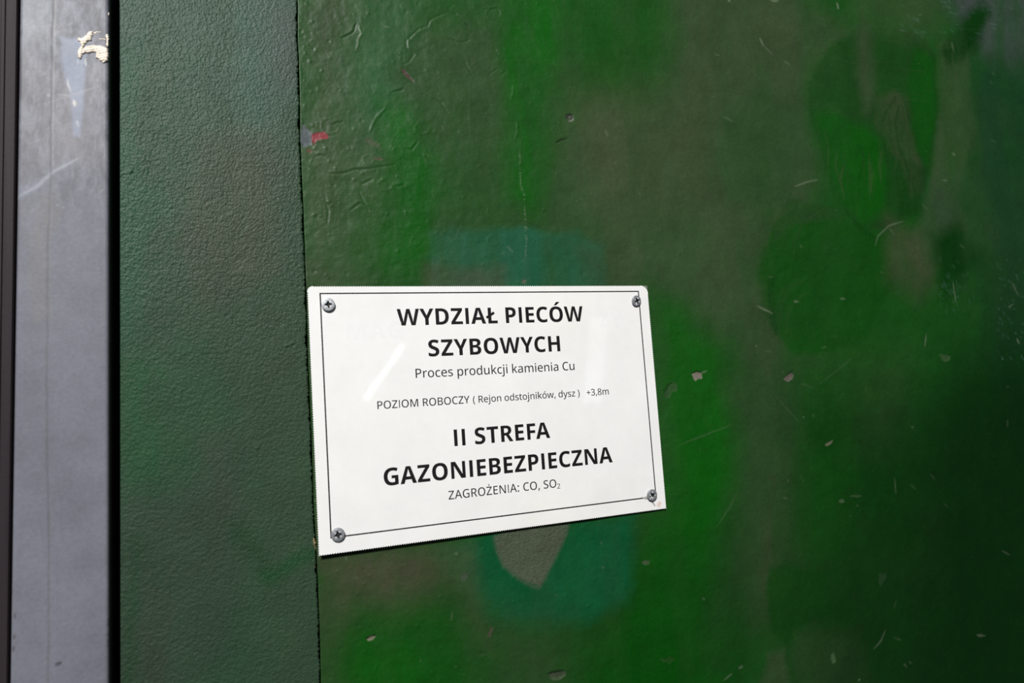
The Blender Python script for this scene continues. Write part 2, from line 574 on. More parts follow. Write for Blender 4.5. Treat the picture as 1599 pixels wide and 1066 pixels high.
# dark streaky swirls in the film
for (a, k, r) in (([(1399, 150), (1388, 168), (1378, 190)], 0.5, 2.4), ([(1404, 165), (1398, 190), (1404, 230), (1418, 262), (1428, 300)], 0.55, 2.6),
                  ([(1388, 182), (1392, 215), (1404, 250), (1410, 290)], 0.35, 2.2), ([(1414, 160), (1420, 185), (1434, 225)], 0.4, 2.0),
                  ([(1380, 215), (1388, 260), (1386, 320)], 0.4, 2.4), ([(1208, 430), (1204, 480), (1212, 520)], 0.45, 5.0), ([(1320, 330), (1335, 350), (1365, 372)], 0.5, 3.0)):
    wall.line(a, r, 0, GD, k, broken=0.9)
for i in range(26):                              # drag marks of the wiping rag inside the lobes
    u = rnd0.uniform(1285, 1440); v = rnd0.uniform(180, 300)
    wall.line([(u, v), (u + rnd0.uniform(-6, 4), v + 25), (u + rnd0.uniform(-4, 10), v + 55)], rnd0.uniform(0.6, 1.8), 0, rnd0.choice([WASH2, BROWN, GD, GD]), rnd0.uniform(0.12, 0.35))
for i in range(14):
    u = rnd0.uniform(1195, 1250); v = rnd0.uniform(335, 480)
    wall.line([(u + 40, v - 18), (u + 12, v), (u, v + 30), (u - 2, v + 62)], rnd0.uniform(0.8, 2.0), 0, rnd0.choice([WASH2, GD]), rnd0.uniform(0.12, 0.3))

# rough unpainted filler patch below the sheet
RP = [(772, 838), (800, 826), (888, 815), (884, 835), (868, 868), (850, 905), (843, 915), (826, 909), (808, 900), (786, 884), (776, 864)]
pts = wall.pts(RP)
b = wall.box(pts, 0.01)
Xb, Zb = X[b], Z[b]
d, _, _ = seg_dist(Xb + wall.wx[b] * 0.3, Zb + wall.wz[b] * 0.3, pts, True)
d = np.where(inside(Xb, Zb, pts), d, -d)
a = sstep(-0.0030, 0.0022, d)
rough_t = sample(GRAIN, Xb * 0.8 + Zb * 0.45, Zb, 0.085, 1.0, 0.8)
wall.h[b] += a * rough_t * 0.00011
wall.c[b] = wall.c[b] * (1 - a[..., None] * 0.9) + pc(90, 97, 78) * (1 + 0.08 * rough_t[..., None]) * a[..., None] * 0.9
wall.wet[b] += a * 0.8

# relief of the coat: gentle swell, runs, lumps
wall.h += sample(CLOUD, X, Z, 0.22) * 0.00016 + sample(CLOUD2, X, Z, 0.06) * 0.00004 + sample(CLOUD3, X * 0.9 + Z * 0.3, Z, 0.13, 1.6, 1.0) * 0.00003
left = np.clip(1 - (X - xj[:, None]) / 0.25, 0, 1) * sstep(1.55, 1.68, Z)
wall.h += sample(CLOUD3, X, Z, 0.10, 1, 1.3) * 0.00006 * left
rnd = random.Random(5)
for i in range(800):
    u = 470 + 1120 * rnd.random() ** 1.7
    v = 1066 * rnd.random() ** 1.25
    wall.bump(u, v, rnd.uniform(0.45, 1.1), rnd.choice([1, 1, 1, -1]) * rnd.uniform(0.15, 0.5))

LT = pc(150, 165, 140)
ln = wall.line
ln([(534, 59), (541, 55), (549, 52), (553, 47), (554, 40), (557, 36)], 0.55, -0.7, pc(20, 30, 20), 0.6, lip=0.30)
ln([(560, 38), (562, 46), (565, 52), (560, 60), (559, 70), (556, 79)], 0.6, 0.45, LT, 0.30)  # raised ridge, with its highlight tinted into the colour
cr = [
    [(713, 22), (699, 19), (687, 24), (672, 31), (669, 40), (654, 46), (644, 55), (635, 63), (636, 75), (648, 84), (639, 96), (630, 100)],
    [(756, 67), (774, 76), (780, 85), (795, 96)], [(726, 96), (735, 111), (750, 120)], [(612, 144), (622, 141), (631, 139)],
    [(630, 232), (642, 234), (652, 222)], [(510, 271), (534, 271), (552, 265), (573, 264), (594, 261), (615, 258)],
    [(564, 288), (583, 279)], [(613, 293), (630, 290)], [(518, 195), (526, 191), (535, 191)], [(756, 14), (778, 12), (782, 20), (776, 26)],
    [(764, 115), (778, 106)], [(782, 116), (792, 109)], [(492, 245), (500, 242), (508, 246)], [(690, 360), (700, 372)], [(505, 300), (512, 330), (510, 350)],
    [(700, 60), (720, 66), (735, 62)], [(560, 300), (575, 330)], [(545, 330), (560, 318), (570, 322)], [(668, 150), (690, 160), (700, 175)],
]
for q in cr: ln(q, 0.75, -0.42, None, lip=0.28)
ln([(577, 207), (582, 194), (588, 183), (596, 174), (603, 168)], 1.1, 0.40)
ln([(803, 132), (803, 145), (799, 157)], 0.9, 0.35)
ln([(798, 182), (809, 190), (809, 205), (805, 218)], 0.9, 0.35)
ln([(734, 120), (734, 170), (735, 216)], 0.45, 0.12, pc(86, 100, 80), 0.35)
ln([(813, 222), (813, 264), (815, 291), (819, 300), (820, 332), (821, 353), (822, 380), (820, 401), (812, 416)], 0.5, 0.35, LT, 0.45, broken=0.1)
for (u, v, r) in ((515, 197, 15), (660, 200, 12), (770, 20, 10), (575, 250, 9), (770, 376, 9), (648, 378, 7), (600, 290, 11)):
    wall.line([(u + r * math.cos(k * 0.7), v + 0.85 * r * math.sin(k * 0.7)) for k in range(8)], 0.8, 0.20)
# coloured chips
ch = wall.chip
ch([(626, 105), (632, 108), (640, 117), (649, 129), (641, 124), (634, 119), (628, 111)], pc(104, 84, 78), 0.35)
ln([(630, 108), (638, 117), (646, 127)], 0.4, -0.3, pc(25, 15, 15), 0.9)
ch([(470.5, 194), (487, 209.5), (488, 215), (485.5, 226), (472, 231), (468, 215)], pc(92, 102, 106), 0.20)
ch([(485.5, 211), (493, 208), (505, 206), (512, 212), (512, 217), (499, 218), (488.5, 223), (485.5, 218)], pc(150, 54, 62), 0.12)
ln([(486, 221), (491, 224), (489, 227)], 0.6, -0.3, pc(120, 20, 30), 1.0)
ln([(478, 238), (481, 234), (485, 237), (482, 240)], 0.55, -0.2, pc(140, 60, 60), 0.7)
ch([(568, 217), (577, 215), (592, 226), (594, 232), (586, 230), (574, 224)], pc(100, 92, 84), 0.05, 0.4, 0.02, 0.0012)
ch([(582, 246), (596, 247), (597, 252), (585, 250)], pc(112, 84, 80), 0.08, 0.5)
ch([(884, 178), (891, 176), (897, 180), (896, 187), (888, 189), (884, 184)], pc(66, 70, 62), 0.5, 0.8)
ln([(888, 187), (893, 188), (897, 184)], 0.5, 0.2, pc(150, 152, 140), 0.8)
ln([(888, 180), (892, 182)], 0.4, 0.2, pc(150, 152, 140), 0.7)
ln([(886, 184), (889, 179), (896, 178)], 0.5, -0.5, pc(8, 8, 8), 0.9)
ln([(869, 222), (877, 218), (886, 215)], 0.6, -0.5, pc(12, 20, 10), 0.9)
ln([(726, 36), (734, 40)], 0.5, -0.4, pc(14, 24, 12), 0.9)
ch([(1081, 583), (1088, 579.5), (1096, 581), (1097, 590), (1090, 591), (1086, 594), (1083, 590)], pc(142, 134, 122), 0.45)
ln([(1081, 582), (1089, 578.5), (1097, 581)], 0.55, -0.5, pc(10, 8, 8), 0.95)
ln([(1096, 581), (1104, 578)], 0.5, 0, LT, 0.6)
ch([(1223, 592), (1228, 588), (1235, 583), (1239, 586), (1237, 593), (1231, 597), (1226, 595)], pc(112, 104, 96), 0.40)
ln([(1229, 586), (1236, 581), (1239, 579)], 0.5, -0.5, pc(14, 14, 12), 0.9)
ch([(1286, 696), (1292, 692), (1300, 688), (1297, 694), (1290, 698)], pc(112, 112, 94), 0.25)
ch([(1036, 617), (1039, 611), (1045, 600), (1053, 596), (1058, 601), (1057, 610), (1049, 612), (1045, 620), (1040, 622)], pc(56, 88, 50), 0.28, 0.8)
ln([(1036, 614), (1043, 602), (1050, 597)], 0.5, -0.4, pc(12, 30, 12), 0.8)
ch([(572, 998), (578, 993), (586, 993), (582, 999), (575, 1001)], pc(130, 128, 108), 0.35)
ln([(571, 998), (579, 995), (587, 991)], 0.55, -0.5, pc(6, 12, 4), 0.95)
ch([(1002, 876), (1008, 873), (1015, 875), (1014, 880), (1006, 881)], pc(70, 92, 62), 0.40)
ch([(857, 1050), (864, 1048), (872, 1047), (884, 1045), (886, 1051), (876, 1056), (866, 1057), (860, 1055)], pc(70, 84, 62), 0.45)
ln([(856, 1049), (866, 1047), (885, 1044)], 0.6, -0.4, pc(10, 14, 8), 0.9)
ch([(719, 901), (725, 894), (731, 896), (728, 905), (722, 908)], pc(84, 92, 80), 0.15, 0.6)
ch([(1372, 896), (1382, 895), (1383, 904), (1377, 911), (1375, 918), (1371, 910)], pc(48, 72, 46), 0.22, 0.5)
ch([(1297, 1022), (1302, 1020), (1305, 1034), (1300, 1038), (1296, 1030)], pc(80, 110, 74), 0.22, 0.7)
ch([(1153, 1041), (1158, 1037), (1161, 1040), (1156, 1044)], pc(86, 110, 84), 0.3, 0.7)
ch([(1466, 553), (1474, 554), (1484, 556), (1484, 563), (1476, 566), (1470, 562)], pc(72, 100, 66), 0.22, 0.6)
ch([(1308, 783), (1316, 780), (1318, 786), (1311, 787)], pc(90, 112, 80), 0.22, 0.7)
ch([(1524, 990), (1532, 989), (1540, 992), (1530, 994)], pc(90, 104, 80), 0.2, 0.7)
ch([(814, 441), (818, 436), (822, 438), (819, 444)], pc(110, 104, 92), 0.2, 0.7)
ch([(745, 1020), (752, 1015), (764, 1019), (756, 1023)], pc(40, 70, 34), 0.22, 0.6)
ch([(1035, 1030), (1046, 1022), (1056, 1026), (1046, 1034)], pc(48, 84, 40), 0.15, 0.5)
ch([(761, 992), (768, 976), (771, 980), (766, 994)], pc(96, 80, 74), 0.05, 0.6)
ln([(860, 1056), (866, 1058.5), (876, 1057), (885, 1052.5)], 0.5, 0.2, pc(120, 132, 108), 0.6)
# light scratches and scuffs
sc = [([(1240, 292), (1256, 286), (1278, 281)], .7, .55), ([(1182, 477), (1194, 483), (1206, 489)], .8, .75), ([(1366, 384), (1370, 370), (1386, 354), (1409, 346)], .5, .75),
      ([(1387, 356), (1396, 368)], .4, .5), ([(1488, 440), (1492, 472)], .6, .6), ([(1445, 523), (1443, 543)], .7, .6), ([(1240, 469), (1248, 470)], .8, .6),
      ([(1312, 466), (1320, 467)], .7, .6), ([(1186, 60), (1192, 72)], .7, .9), ([(1192, 72), (1206, 86)], .4, .7), ([(1222, 96), (1234, 102)], .4, .5), ([(1306, 4), (1309, 15)], .9, 1.),
      ([(1202, 2), (1214, 3)], .6, .9), ([(1136, 1), (1140, 3)], .8, 1.), ([(1327, 776), (1345, 776)], .6, .35), ([(1397, 746), (1399, 772)], .5, .4), ([(1486, 64), (1490, 80)], .7, .5),
      ([(1382, 985), (1376, 1000), (1364, 1014)], .5, .55), ([(1488, 238), (1492, 241)], 1.2, .45), ([(1473, 280), (1480, 281)], .9, .45), ([(1588, 528), (1592, 536)], .9, .7),
      ([(1580, 440), (1590, 460)], .5, .8), ([(1575, 480), (1583, 474)], .5, .6), ([(1130, 182), (1136, 184), (1146, 190)], .6, .35), ([(1338, 790), (1338, 791)], .9, .5),
      ([(1119, 822), (1140, 790), (1150, 770)], .4, .25), ([(1280, 600), (1330, 560)], .4, .2), ([(1250, 600), (1270, 606)], .4, .22), ([(1060, 696), (1140, 664)], .35, .35),
      ([(1341, 1062), (1341, 1063)], 1.1, 1.), ([(1131, 1060), (1144, 1050)], .5, .6), ([(1210, 618), (1246, 660)], .4, .2), ([(1180, 540), (1181, 541)], 1., .6), ([(1254, 652), (1254, 653)], .6, .8)]
for q, wd, k in sc: ln(q, wd, 0.05, LT, k * 0.7)
SC = pc(120, 160, 150)
for i in range(70):
    u, v = rnd.gauss(1484, 12), rnd.gauss(448, 20)
    ln([(u, v), (u + rnd.uniform(0, 4), v + rnd.uniform(2, 9))], .30, 0, SC, rnd.uniform(.1, .35))
for i in range(60):
    u, v = rnd.uniform(1555, 1600), rnd.uniform(400, 560)
    ln([(u, v), (u + rnd.uniform(0, 5), v + rnd.uniform(1, 7))], .35, 0, SC, rnd.uniform(.1, .5))
for i in range(46):
    u, v = rnd.uniform(1400, 1600), rnd.uniform(-5, 60)
    ln([(u, v), (u + rnd.uniform(2, 14), v + rnd.uniform(1, 6))], .40, 0, SC, rnd.uniform(.1, .4))
for i in range(90):
    u, v = rnd.uniform(480, 1590), rnd.uniform(0, 1066)
    L = rnd.uniform(1, 14)
    an = rnd.uniform(-0.5, 1.9)
    ln([(u, v), (u + L * math.cos(an), v + L * math.sin(an))], rnd.uniform(.3, .55), 0.02, LT, rnd.uniform(.1, .4))
# faint wiping lines across the right half
for i in range(60):
    u, v = rnd.uniform(1120, 1500), rnd.uniform(20, 180)
    L = rnd.uniform(20, 70)
    ln([(u, v), (u + L / 2, v + rnd.uniform(-2, 4)), (u + L, v + rnd.uniform(0, 8))], .45, 0.02, WASH, rnd.uniform(.1, .35))

wall.h *= ((Z >= ZB) & (Z <= ZT))
mat_wall = paint_mat('glossy_green_wall_paint', 0.44, 0.00010, 0.0020, 0.16, 0.22)
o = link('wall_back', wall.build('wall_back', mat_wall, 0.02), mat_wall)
tag(o, 'smooth chipped green painted wall behind the white sign', kind='structure')

# ------------------------------------------------------------------ structure: rough green strip at the left
xl0, xl1 = W(187, 20, WY - 0.0008), W(188, 1050, WY - 0.0008)
def left_x(z):
    return np.interp(z, [xl1[1] - 1, xl1[1], xl0[1], xl0[1] + 1], [xl1[0], xl1[0], xl0[0], xl0[0]])
s = np.linspace(0, 1, 270)
zs_ = np.concatenate([[0.35, 0.6, 0.85, 1.05], np.arange(1.315, 1.85, 0.00055), [2.1, 2.3, 2.6]])
jit = sample(GRAIN, zs_, zs_ * 0, 0.20) * 0.00034 + sample(CLOUD3, zs_, zs_ * 0, 0.08) * 0.00024
Xs = left_x(zs_)[:, None] * (1 - s)[None, :] + (joint_x(zs_) + jit)[:, None] * s[None, :]
Zs = np.repeat(zs_[:, None], len(s), 1)
ps = lambda r, g, b: lin(r, g, b) * 0.52
strip = Surface(Xs, Zs, WY - 0.0008, ps(52, 80, 56))
q = strip.patch
cl = sstep(-1, 1.6, sample(CLOUD2, Xs, Zs, 0.24, 1, 2.2))[..., None]
strip.c = strip.c * (1 - 0.5 * cl) + ps(40, 80, 54) * 0.5 * cl
q([(180, -60), (480, -60), (480, 120), (400, 240), (300, 200), (180, 260)], ps(58, 92, 76), 0.7, 0.02, 1.3, 0.4)
q([(186, 60), (280, 100), (285, 330), (250, 520), (186, 540)], ps(36, 88, 60), 0.65, 0.014, 1.2, 0.5)
q([(186, 560), (260, 580), (270, 740), (230, 780), (186, 760)], ps(26, 90, 50), 0.60, 0.014, 1.2, 0.4)
q([(300, 230), (400, 230), (420, 420), (340, 460), (280, 380)], ps(74, 76, 58), 0.55, 0.016, 1.2, 0.2)
q([(330, 450), (480, 440), (480, 660), (350, 700)], ps(54, 76, 54), 0.5, 0.02)
q([(265, 520), (345, 500), (350, 680), (280, 700)], ps(38, 82, 50), 0.5, 0.014, 1.2, 0.3)
q([(300, 700), (345, 690), (360, 830), (310, 850)], ps(66, 68, 58), 0.4, 0.016)
q([(186, 820), (300, 800), (330, 1000), (260, 1110), (186, 1110)], ps(58, 64, 56), 0.45, 0.02, 1.2, 0.3)
q([(320, 850), (345, 845), (395, 890), (400, 935), (370, 905), (330, 880)], ps(30, 70, 38), 0.65, 0.007)
q([(380, 925), (470, 870), (485, 880), (470, 890), (410, 935), (392, 938)], ps(22, 78, 38), 0.80, 0.005)
q([(186, 860), (200, 860), (206, 1100), (186, 1100)], ps(26, 72, 38), 0.6, 0.005)
q([(400, 20), (468, 10), (470, 130), (430, 160)], ps(80, 90, 86), 0.45, 0.014)
# the rolled, pebbly coat: upright and crisp above, dragged sideways lower down
low = 1 - sstep(1.46, 1.66, Zs)
st_a = sample(GRAIN, Xs, Zs, 0.052) + 0.35 * sample(GRAIN, Xs, Zs, 0.055, 1.0, 7.0)
st_b = sample(GRAIN, Xs * 0.8 - Zs * 0.35, Zs * 1.2 + Xs * 0.4, 0.095, 1.8, 1.0)
strip.h += (st_a * (1 - 0.75 * low) * 0.000115 + st_b * (0.2 + 0.9 * low) * 0.000075)
strip.h += sample(CLOUD2, Xs, Zs, 0.05) * 0.00006
edge = np.clip((1 - s) / 0.012, 0, 1)[None, :]
strip.h -= (1 - edge) ** 2 * 0.0003
strip.c *= (1 + 0.07 * np.clip(st_a, -2, 2) * ((Zs >= 1.31) & (Zs <= 1.86)))[..., None]
strip.wet += 0.35 * low
for u, v in ((204, 268), (455, 537), (448, 540), (240, 560), (402, 700)):
    strip.bump(u, v, 1.3, 0.5)
    strip.bump(u + 2, v + 2, 1.0, -0.5)
strip.line([(488, 842), (490, 850), (492, 858)], 0.7, 0.1, ps(210, 180, 130), 0.8)
strip.line([(490, 885), (493, 889)], 0.5, 0.1, ps(200, 170, 130), 0.7)
strip.h *= ((Zs >= 1.31) & (Zs <= 1.86))
mat_strip = paint_mat('pebbly_green_wall_paint', 0.52, 0.00026, 0.0, 0.12, 0.26)
o = link('wall_left', strip.build('wall_left', mat_strip, 0.016), mat_strip)
tag(o, 'rough pebbly green painted wall strip left of the joint', kind='structure')

# dark masonry core that closes the joints
bm = bmesh.new()
bmesh.ops.create_cube(bm, size=1)
bmesh.ops.scale(bm, vec=(3.4, 0.06, 2.2), verts=bm.verts)
bmesh.ops.translate(bm, vec=(0.72, 0.08, 1.5), verts=bm.verts)
me = bpy.data.meshes.new('wall_core'); bm.to_mesh(me); bm.free()
o = link('wall_core', me, simple('dark_wall_core', (0.012, 0.012, 0.012), 0.9, var=0.3))
tag(o, 'dark wall core behind the painted surfaces, seen only in the joints', kind='structure')

# ------------------------------------------------------------------ grey steel post and dark channel at the left
def profile(name, top_px, bot_px, Yf, section, mat, parent, z0=0.35, z1=2.6):
    """top_px / bot_px: (left u, right u, v) of the visible face; section: list of (t across, y) around the bar"""
    a0, a1 = W(top_px[0], top_px[2], Yf), W(top_px[1], top_px[2], Yf)
    b0, b1 = W(bot_px[0], bot_px[2], Yf), W(bot_px[1], bot_px[2], Yf)
    L = lambda z: b0[0] + (z - b0[1]) * (a0[0] - b0[0]) / (a0[1] - b0[1])
    R = lambda z: b1[0] + (z - b1[1]) * (a1[0] - b1[0]) / (a1[1] - b1[1])
    zs = np.linspace(z0, z1, 8)
    v, f = [], []
    n = len(section)
    for z in zs:
        l, r = L(z), R(z)
        for (e, off, y) in section:
            v.append(((l if e == 0 else r) + off * 0.001, y, z))
    for i in range(len(zs) - 1):
        for k in range(n):
            f.append((i * n + k, i * n + (k + 1) % n, (i + 1) * n + (k + 1) % n, (i + 1) * n + k))
    f.append(tuple(range(n))[::-1]); f.append(tuple((len(zs) - 1) * n + k for k in range(n)))
    me = bpy.data.meshes.new(name)
    me.from_pydata(v, [], f)
    me.update()
    bmm = bmesh.new(); bmm.from_mesh(me); bmesh.ops.recalc_face_normals(bmm, faces=bmm.faces); bmm.to_mesh(me); bmm.free()
    return link(name, me, mat, parent), L, R

YP = -0.012
post = empty('steel_post', (-0.165, 0.0, 0.35))
tag(post, 'grey painted steel post with a cream smear, along the left edge of the picture', 'post')
# body: the hollow box behind the face
mat_side = simple('post_side_shaded_steel', (0.06, 0.05, 0.048), 0.5, var=0.3, vscale=60)  # side coloured dark, so its shade is partly in the material
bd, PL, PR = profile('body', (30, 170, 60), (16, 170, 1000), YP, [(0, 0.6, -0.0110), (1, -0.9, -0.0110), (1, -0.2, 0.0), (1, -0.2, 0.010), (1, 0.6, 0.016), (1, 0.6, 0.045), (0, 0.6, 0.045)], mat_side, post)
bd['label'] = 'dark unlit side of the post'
# face sheet: grid with rounded edges, groove line, wear
tt = np.concatenate([np.linspace(-0.018, 0.0, 4), np.linspace(0.006, 0.994, 110), np.linspace(1.0, 1.018, 4)])
zr = np.concatenate([[0.35, 0.7, 1.0, 1.2], np.arange(1.30, 1.86, 0.0011), [2.0, 2.3, 2.6]])
Lz, Rz = np.array([PL(z) for z in zr]), np.array([PR(z) for z in zr])
tc_ = np.clip(tt, 0, 1)
Xp = Lz[:, None] + (Rz - Lz)[:, None] * tc_[None, :]
Zp = np.repeat(zr[:, None], len(tt), 1)
PG = pc(134, 136, 148)
face = Surface(Xp, Zp, YP, PG)
dxe = np.minimum(Xp - Lz[:, None], Rz[:, None] - Xp)
rr = 0.0022
inn = np.clip(dxe, 0, rr)
face.h += -(rr - np.sqrt(np.maximum(rr * rr - (rr - inn) ** 2, 0)))
# outer three columns turn back to the body
outl = np.clip(-tt, 0, 1) / 0.018
outr = np.clip(tt - 1, 0, 1) / 0.018
face.h -= (outl + outr)[None, :] * 0.003
fp = face.patch
up = sstep(1.60, 1.74, Zp + 0.01 * sample(CLOUD, Xp, Zp, 0.2))
sp = sample(CLOUD3, Xp, Zp, 0.06, 0.6, 1.6)
face.c = face.c * (1 + (0.22 * up * np.clip(sp, -1.5, 1.5))[..., None])
fp([(28, -40), (86, -40), (84, 40), (70, 60), (30, 60)], pc(158, 163, 174), 0.75, 0.008, 1.0, 0.35)
fp([(28, 50), (78, 50), (72, 330), (24, 330)], pc(132, 130, 136), 0.55, 0.010, 1.0, 0.35)
fp([(86, 100), (168, 100), (168, 240), (82, 240)], pc(150, 147, 152), 0.45, 0.012, 1.0, 0.2)
fp([(96, 55), (138, 60), (138, 130), (135, 190), (131, 210), (122, 205), (117, 150), (104, 100)], pc(164, 172, 194), 0.85, 0.0016, 0.3, 0.1)
fp([(40, 280), (75, 268), (80, 275), (60, 290), (36, 302)], pc(160, 166, 184), 0.5, 0.003)
LW = pc(235, 235, 235)
fl = face.line
fl([(108, 122), (110, 132), (113, 140)], 0.5, 0.05, LW, 0.8)
fl([(118, 155), (120, 163)], 1.0, 0.05, pc(250, 246, 235), 0.9)
fl([(123, 185), (126, 196)], 1.0, 0.03, pc(220, 225, 232), 0.6)
fl([(135, 90), (136, 102)], 0.5, 0.05, LW, 0.7)
fl([(124, 92), (124, 98)], 0.4, 0.05, LW, 0.6)
fl([(30, 305), (60, 290), (85, 266), (110, 254), (124, 245)], 1.2, 0.0, pc(190, 196, 208), 0.6)
fl([(72, 160), (160, 132)], 0.6, 0.0, pc(200, 200, 206), 0.35)
fl([(90, 147), (110, 146)], 0.8, 0.0, pc(200, 200, 206), 0.5)
fl([(77, 145), (79, 148)], 0.9, 0.0, pc(215, 215, 215), 0.7)
fl([(85, -30), (84, 120), (82, 260), (79, 340), (77, 480), (75, 600), (74, 900), (75, 1090)], 0.7, -0.10, pc(112, 110, 116), 0.5, taper=False)
fl([(87.5, -30), (86.5, 120), (84.5, 260)], 0.5, 0.0, pc(178, 178, 188), 0.4)
fl([(98, 64), (92, 66), (101, 70)], 1.0, 0, pc(96, 94, 96), 0.5)
fl([(110, 52), (120, 54)], 1.0, 0, pc(110, 108, 110), 0.5)
fl([(60, 10), (66, 13)], 1.2, 0, pc(120, 120, 124), 0.5)
fl([(85, 1039), (90, 1037), (95, 1035)], 0.9, -0.1, pc(48, 46, 50), 0.85)
fl([(144, 990), (152, 994)], 0.6, 0, pc(110, 108, 114), 0.5)
fl([(153, 419), (154, 420)], 0.6, 0.05, LW, 0.9)
for v0 in (430, 450, 960, 992, 1010): fl([(24 - v0 * 0.004, v0), (24 - v0 * 0.004, v0 + 8)], 0.7, 0, pc(70, 68, 70), 0.6)
for v0 in (968, 975, 990, 1000, 1008): fl([(167, v0), (167, v0 + 4)], 0.9, 0, pc(70, 68, 66), 0.5)
fp([(78, 300), (95, 300), (92, 480), (76, 480)], pc(146, 142, 132), 0.35, 0.006)
for i in range(40):
    v = rnd.uniform(-10, 330); u = rnd.uniform(34, 160)
    L_ = rnd.uniform(4, 30); an = rnd.choice([-0.5, 0.3, 1.45, 1.6])
    fl([(u, v), (u + L_ * math.cos(an), v + L_ * math.sin(an))], 0.35, 0.0, rnd.choice([pc(196, 198, 206), pc(100, 98, 102)]), rnd.uniform(.1, .4))
mat_face = paint_mat('grey_steel_paint', 0.50, 0.00002, 0.0, 0.2, 0.3)
o = link('front_face', face.build('front_face', mat_face), mat_face, post)
# cream filler smeared on the post: thick strokes pulled with a thumb
cream = simple('cream_filler', tuple(pc(240, 228, 212) * 1.45), 0.55, var=0.06, vscale=300, bump=0.0004, bscale=260)
def blob(polys, thick, name, mat, parent, Y):
    """each poly is a pixel outline on the plane; becomes a low rounded mound"""
    bm = bmesh.new()
    for poly, th in polys:
        pts = [W(u, v, Y) for u, v in poly]
        # dense outline
        cx = sum(p[0] for p in pts) / len(pts); cz = sum(p[1] for p in pts) / len(pts)
        xs = [p[0] for p in pts]; zs = [p[1] for p in pts]
        st = 0.00045
        gx = np.arange(min(xs) - 2 * st, max(xs) + 2 * st, st)
        gz = np.arange(min(zs) - 2 * st, max(zs) + 2 * st, st)
        GX, GZ = np.meshgrid(gx, gz)
        jx_ = GX + sample(GRAIN, GX, GZ, 0.09) * 0.00022
        jz_ = GZ + sample(GRAIN, GX + 1, GZ, 0.09) * 0.00022
        d, _, _ = seg_dist(jx_, jz_, pts, True)
        d = np.where(inside(jx_, jz_, pts), d, -d)
        ridg = 1 + 0.22 * np.sin((GZ * 0.96 - GX * 0.28) * 2 * math.pi / 0.0016) * (th > 0.9) + 0.15 * sample(GRAIN, GX, GZ, 0.10)
        H = th * 0.001 * np.clip(np.sqrt(np.clip(d, 0, 1) / 0.0012), 0, 1) * ridg
        keep = d > -0.00005
        idx = {}
        def vert(i, j):
            if (i, j) not in idx:
                idx[(i, j)] = bm.verts.new((GX[i, j], Y - 0.00005 - max(H[i, j], 0), GZ[i, j]))
            return idx[(i, j)]
        for i in range(len(gz) - 1):
            for j in range(len(gx) - 1):
                if keep[i:i + 2, j:j + 2].all():
                    bm.faces.new((vert(i, j), vert(i, j + 1), vert(i + 1, j + 1), vert(i + 1, j)))
    # close: extrude rim back
    ed = [e for e in bm.edges if e.is_boundary]
    r = bmesh.ops.extrude_edge_only(bm, edges=ed)
    for v in r['geom']:
        if isinstance(v, bmesh.types.BMVert): v.co.y = Y + 0.0002
    bmesh.ops.recalc_face_normals(bm, faces=bm.faces)
    me = bpy.data.meshes.new(name); bm.to_mesh(me); bm.free()
    return link(name, me, mat, parent, smooth=True)
o = blob([
    ([(121, 63), (121, 58), (127, 60), (133, 56), (140, 49), (146, 48), (146, 53), (143, 58), (145, 62), (138, 65), (134, 70), (130, 76), (129, 84), (128, 91), (124, 93), (121, 88), (121, 81), (126, 72), (125, 66)], 0.95),
    ([(129, 76), (134, 72), (146, 70.5), (156, 71), (165, 74), (169.5, 77), (170, 90), (168, 96), (163, 99), (159, 98), (155, 94), (149, 90), (150, 84), (147, 81), (140, 84), (134, 83), (130, 86), (127, 84)], 1.0),
    ([(164, 54), (168, 53), (170, 57), (170.5, 70), (168, 74), (165, 70), (166, 62)], 0.5),
    ([(144, 50), (152, 48.5), (164, 50), (164, 51), (154, 51), (146, 54)], 0.22),
    ([(152, 60), (162, 59.5), (167, 61), (164, 63), (155, 62)], 0.22),
    ([(168, 17), (170, 16), (170.5, 22), (169.5, 30), (168, 28)], 0.4),
    ([(171, 69), (173.5, 68.5), (173, 72), (171, 71.5)], 0.3),
], 1, 'filler_smear', cream, post, YP)
o['label'] = 'cream filler smeared near the top of the post'

chan = empty('steel_channel', (-0.195, 0.0, 0.35))
tag(chan, 'dark brown steel channel at the far left edge, beyond the grey post', 'channel')
dk = NT('dark_brown_steel')
c = dk.ramp(dk.noise(30, 5, 0.6, (4, 4, 0.12)), 0.3, 0.7, (*pc(44, 37, 42), 1), (*pc(62, 54, 59), 1))
dk.l(c, dk.b.inputs['Base Color']); dk.b.inputs['Roughness'].default_value = 0.6; dk.b.inputs['Specular IOR Level'].default_value = 0.15
dk.l(dk.bump(dk.noise(300), 0.0001), dk.b.inputs['Normal'])
YC = -0.0075
o, _, CR_ = profile('web', (-60, 27, 60), (-60, 13.5, 1000), YC, [(0, 0, YC), (1, -0.8, YC), (1, 0, YC + 0.0012), (1, 0, 0.03), (0, 0, 0.03)], dk.m, chan)
o, _, _ = profile('lip', (0, 8, 60), (-13, -5, 1000), YC - 0.0012, [(0, 0, YC), (0, 0.5, YC - 0.0010), (1, -0.5, YC - 0.0010), (1, 0, YC)], dk.m, chan)

# ------------------------------------------------------------------ the laminated sign
SX0, SZ0 = 0.0, 1.6                 # top left corner of the printed border
def sheet_y(x, z):                  # the sheet stands off more at its lower left
    return -(0.0032 - 0.0078 * x)
def sp_(X, Y, off=0.0):
    """sheet millimetres (right, down from the printed corner) -> world"""
    x, z = SX0 + X * 0.001, SZ0 - Y * 0.001
    return (x, sheet_y(x, z) - off * 0.001, z)

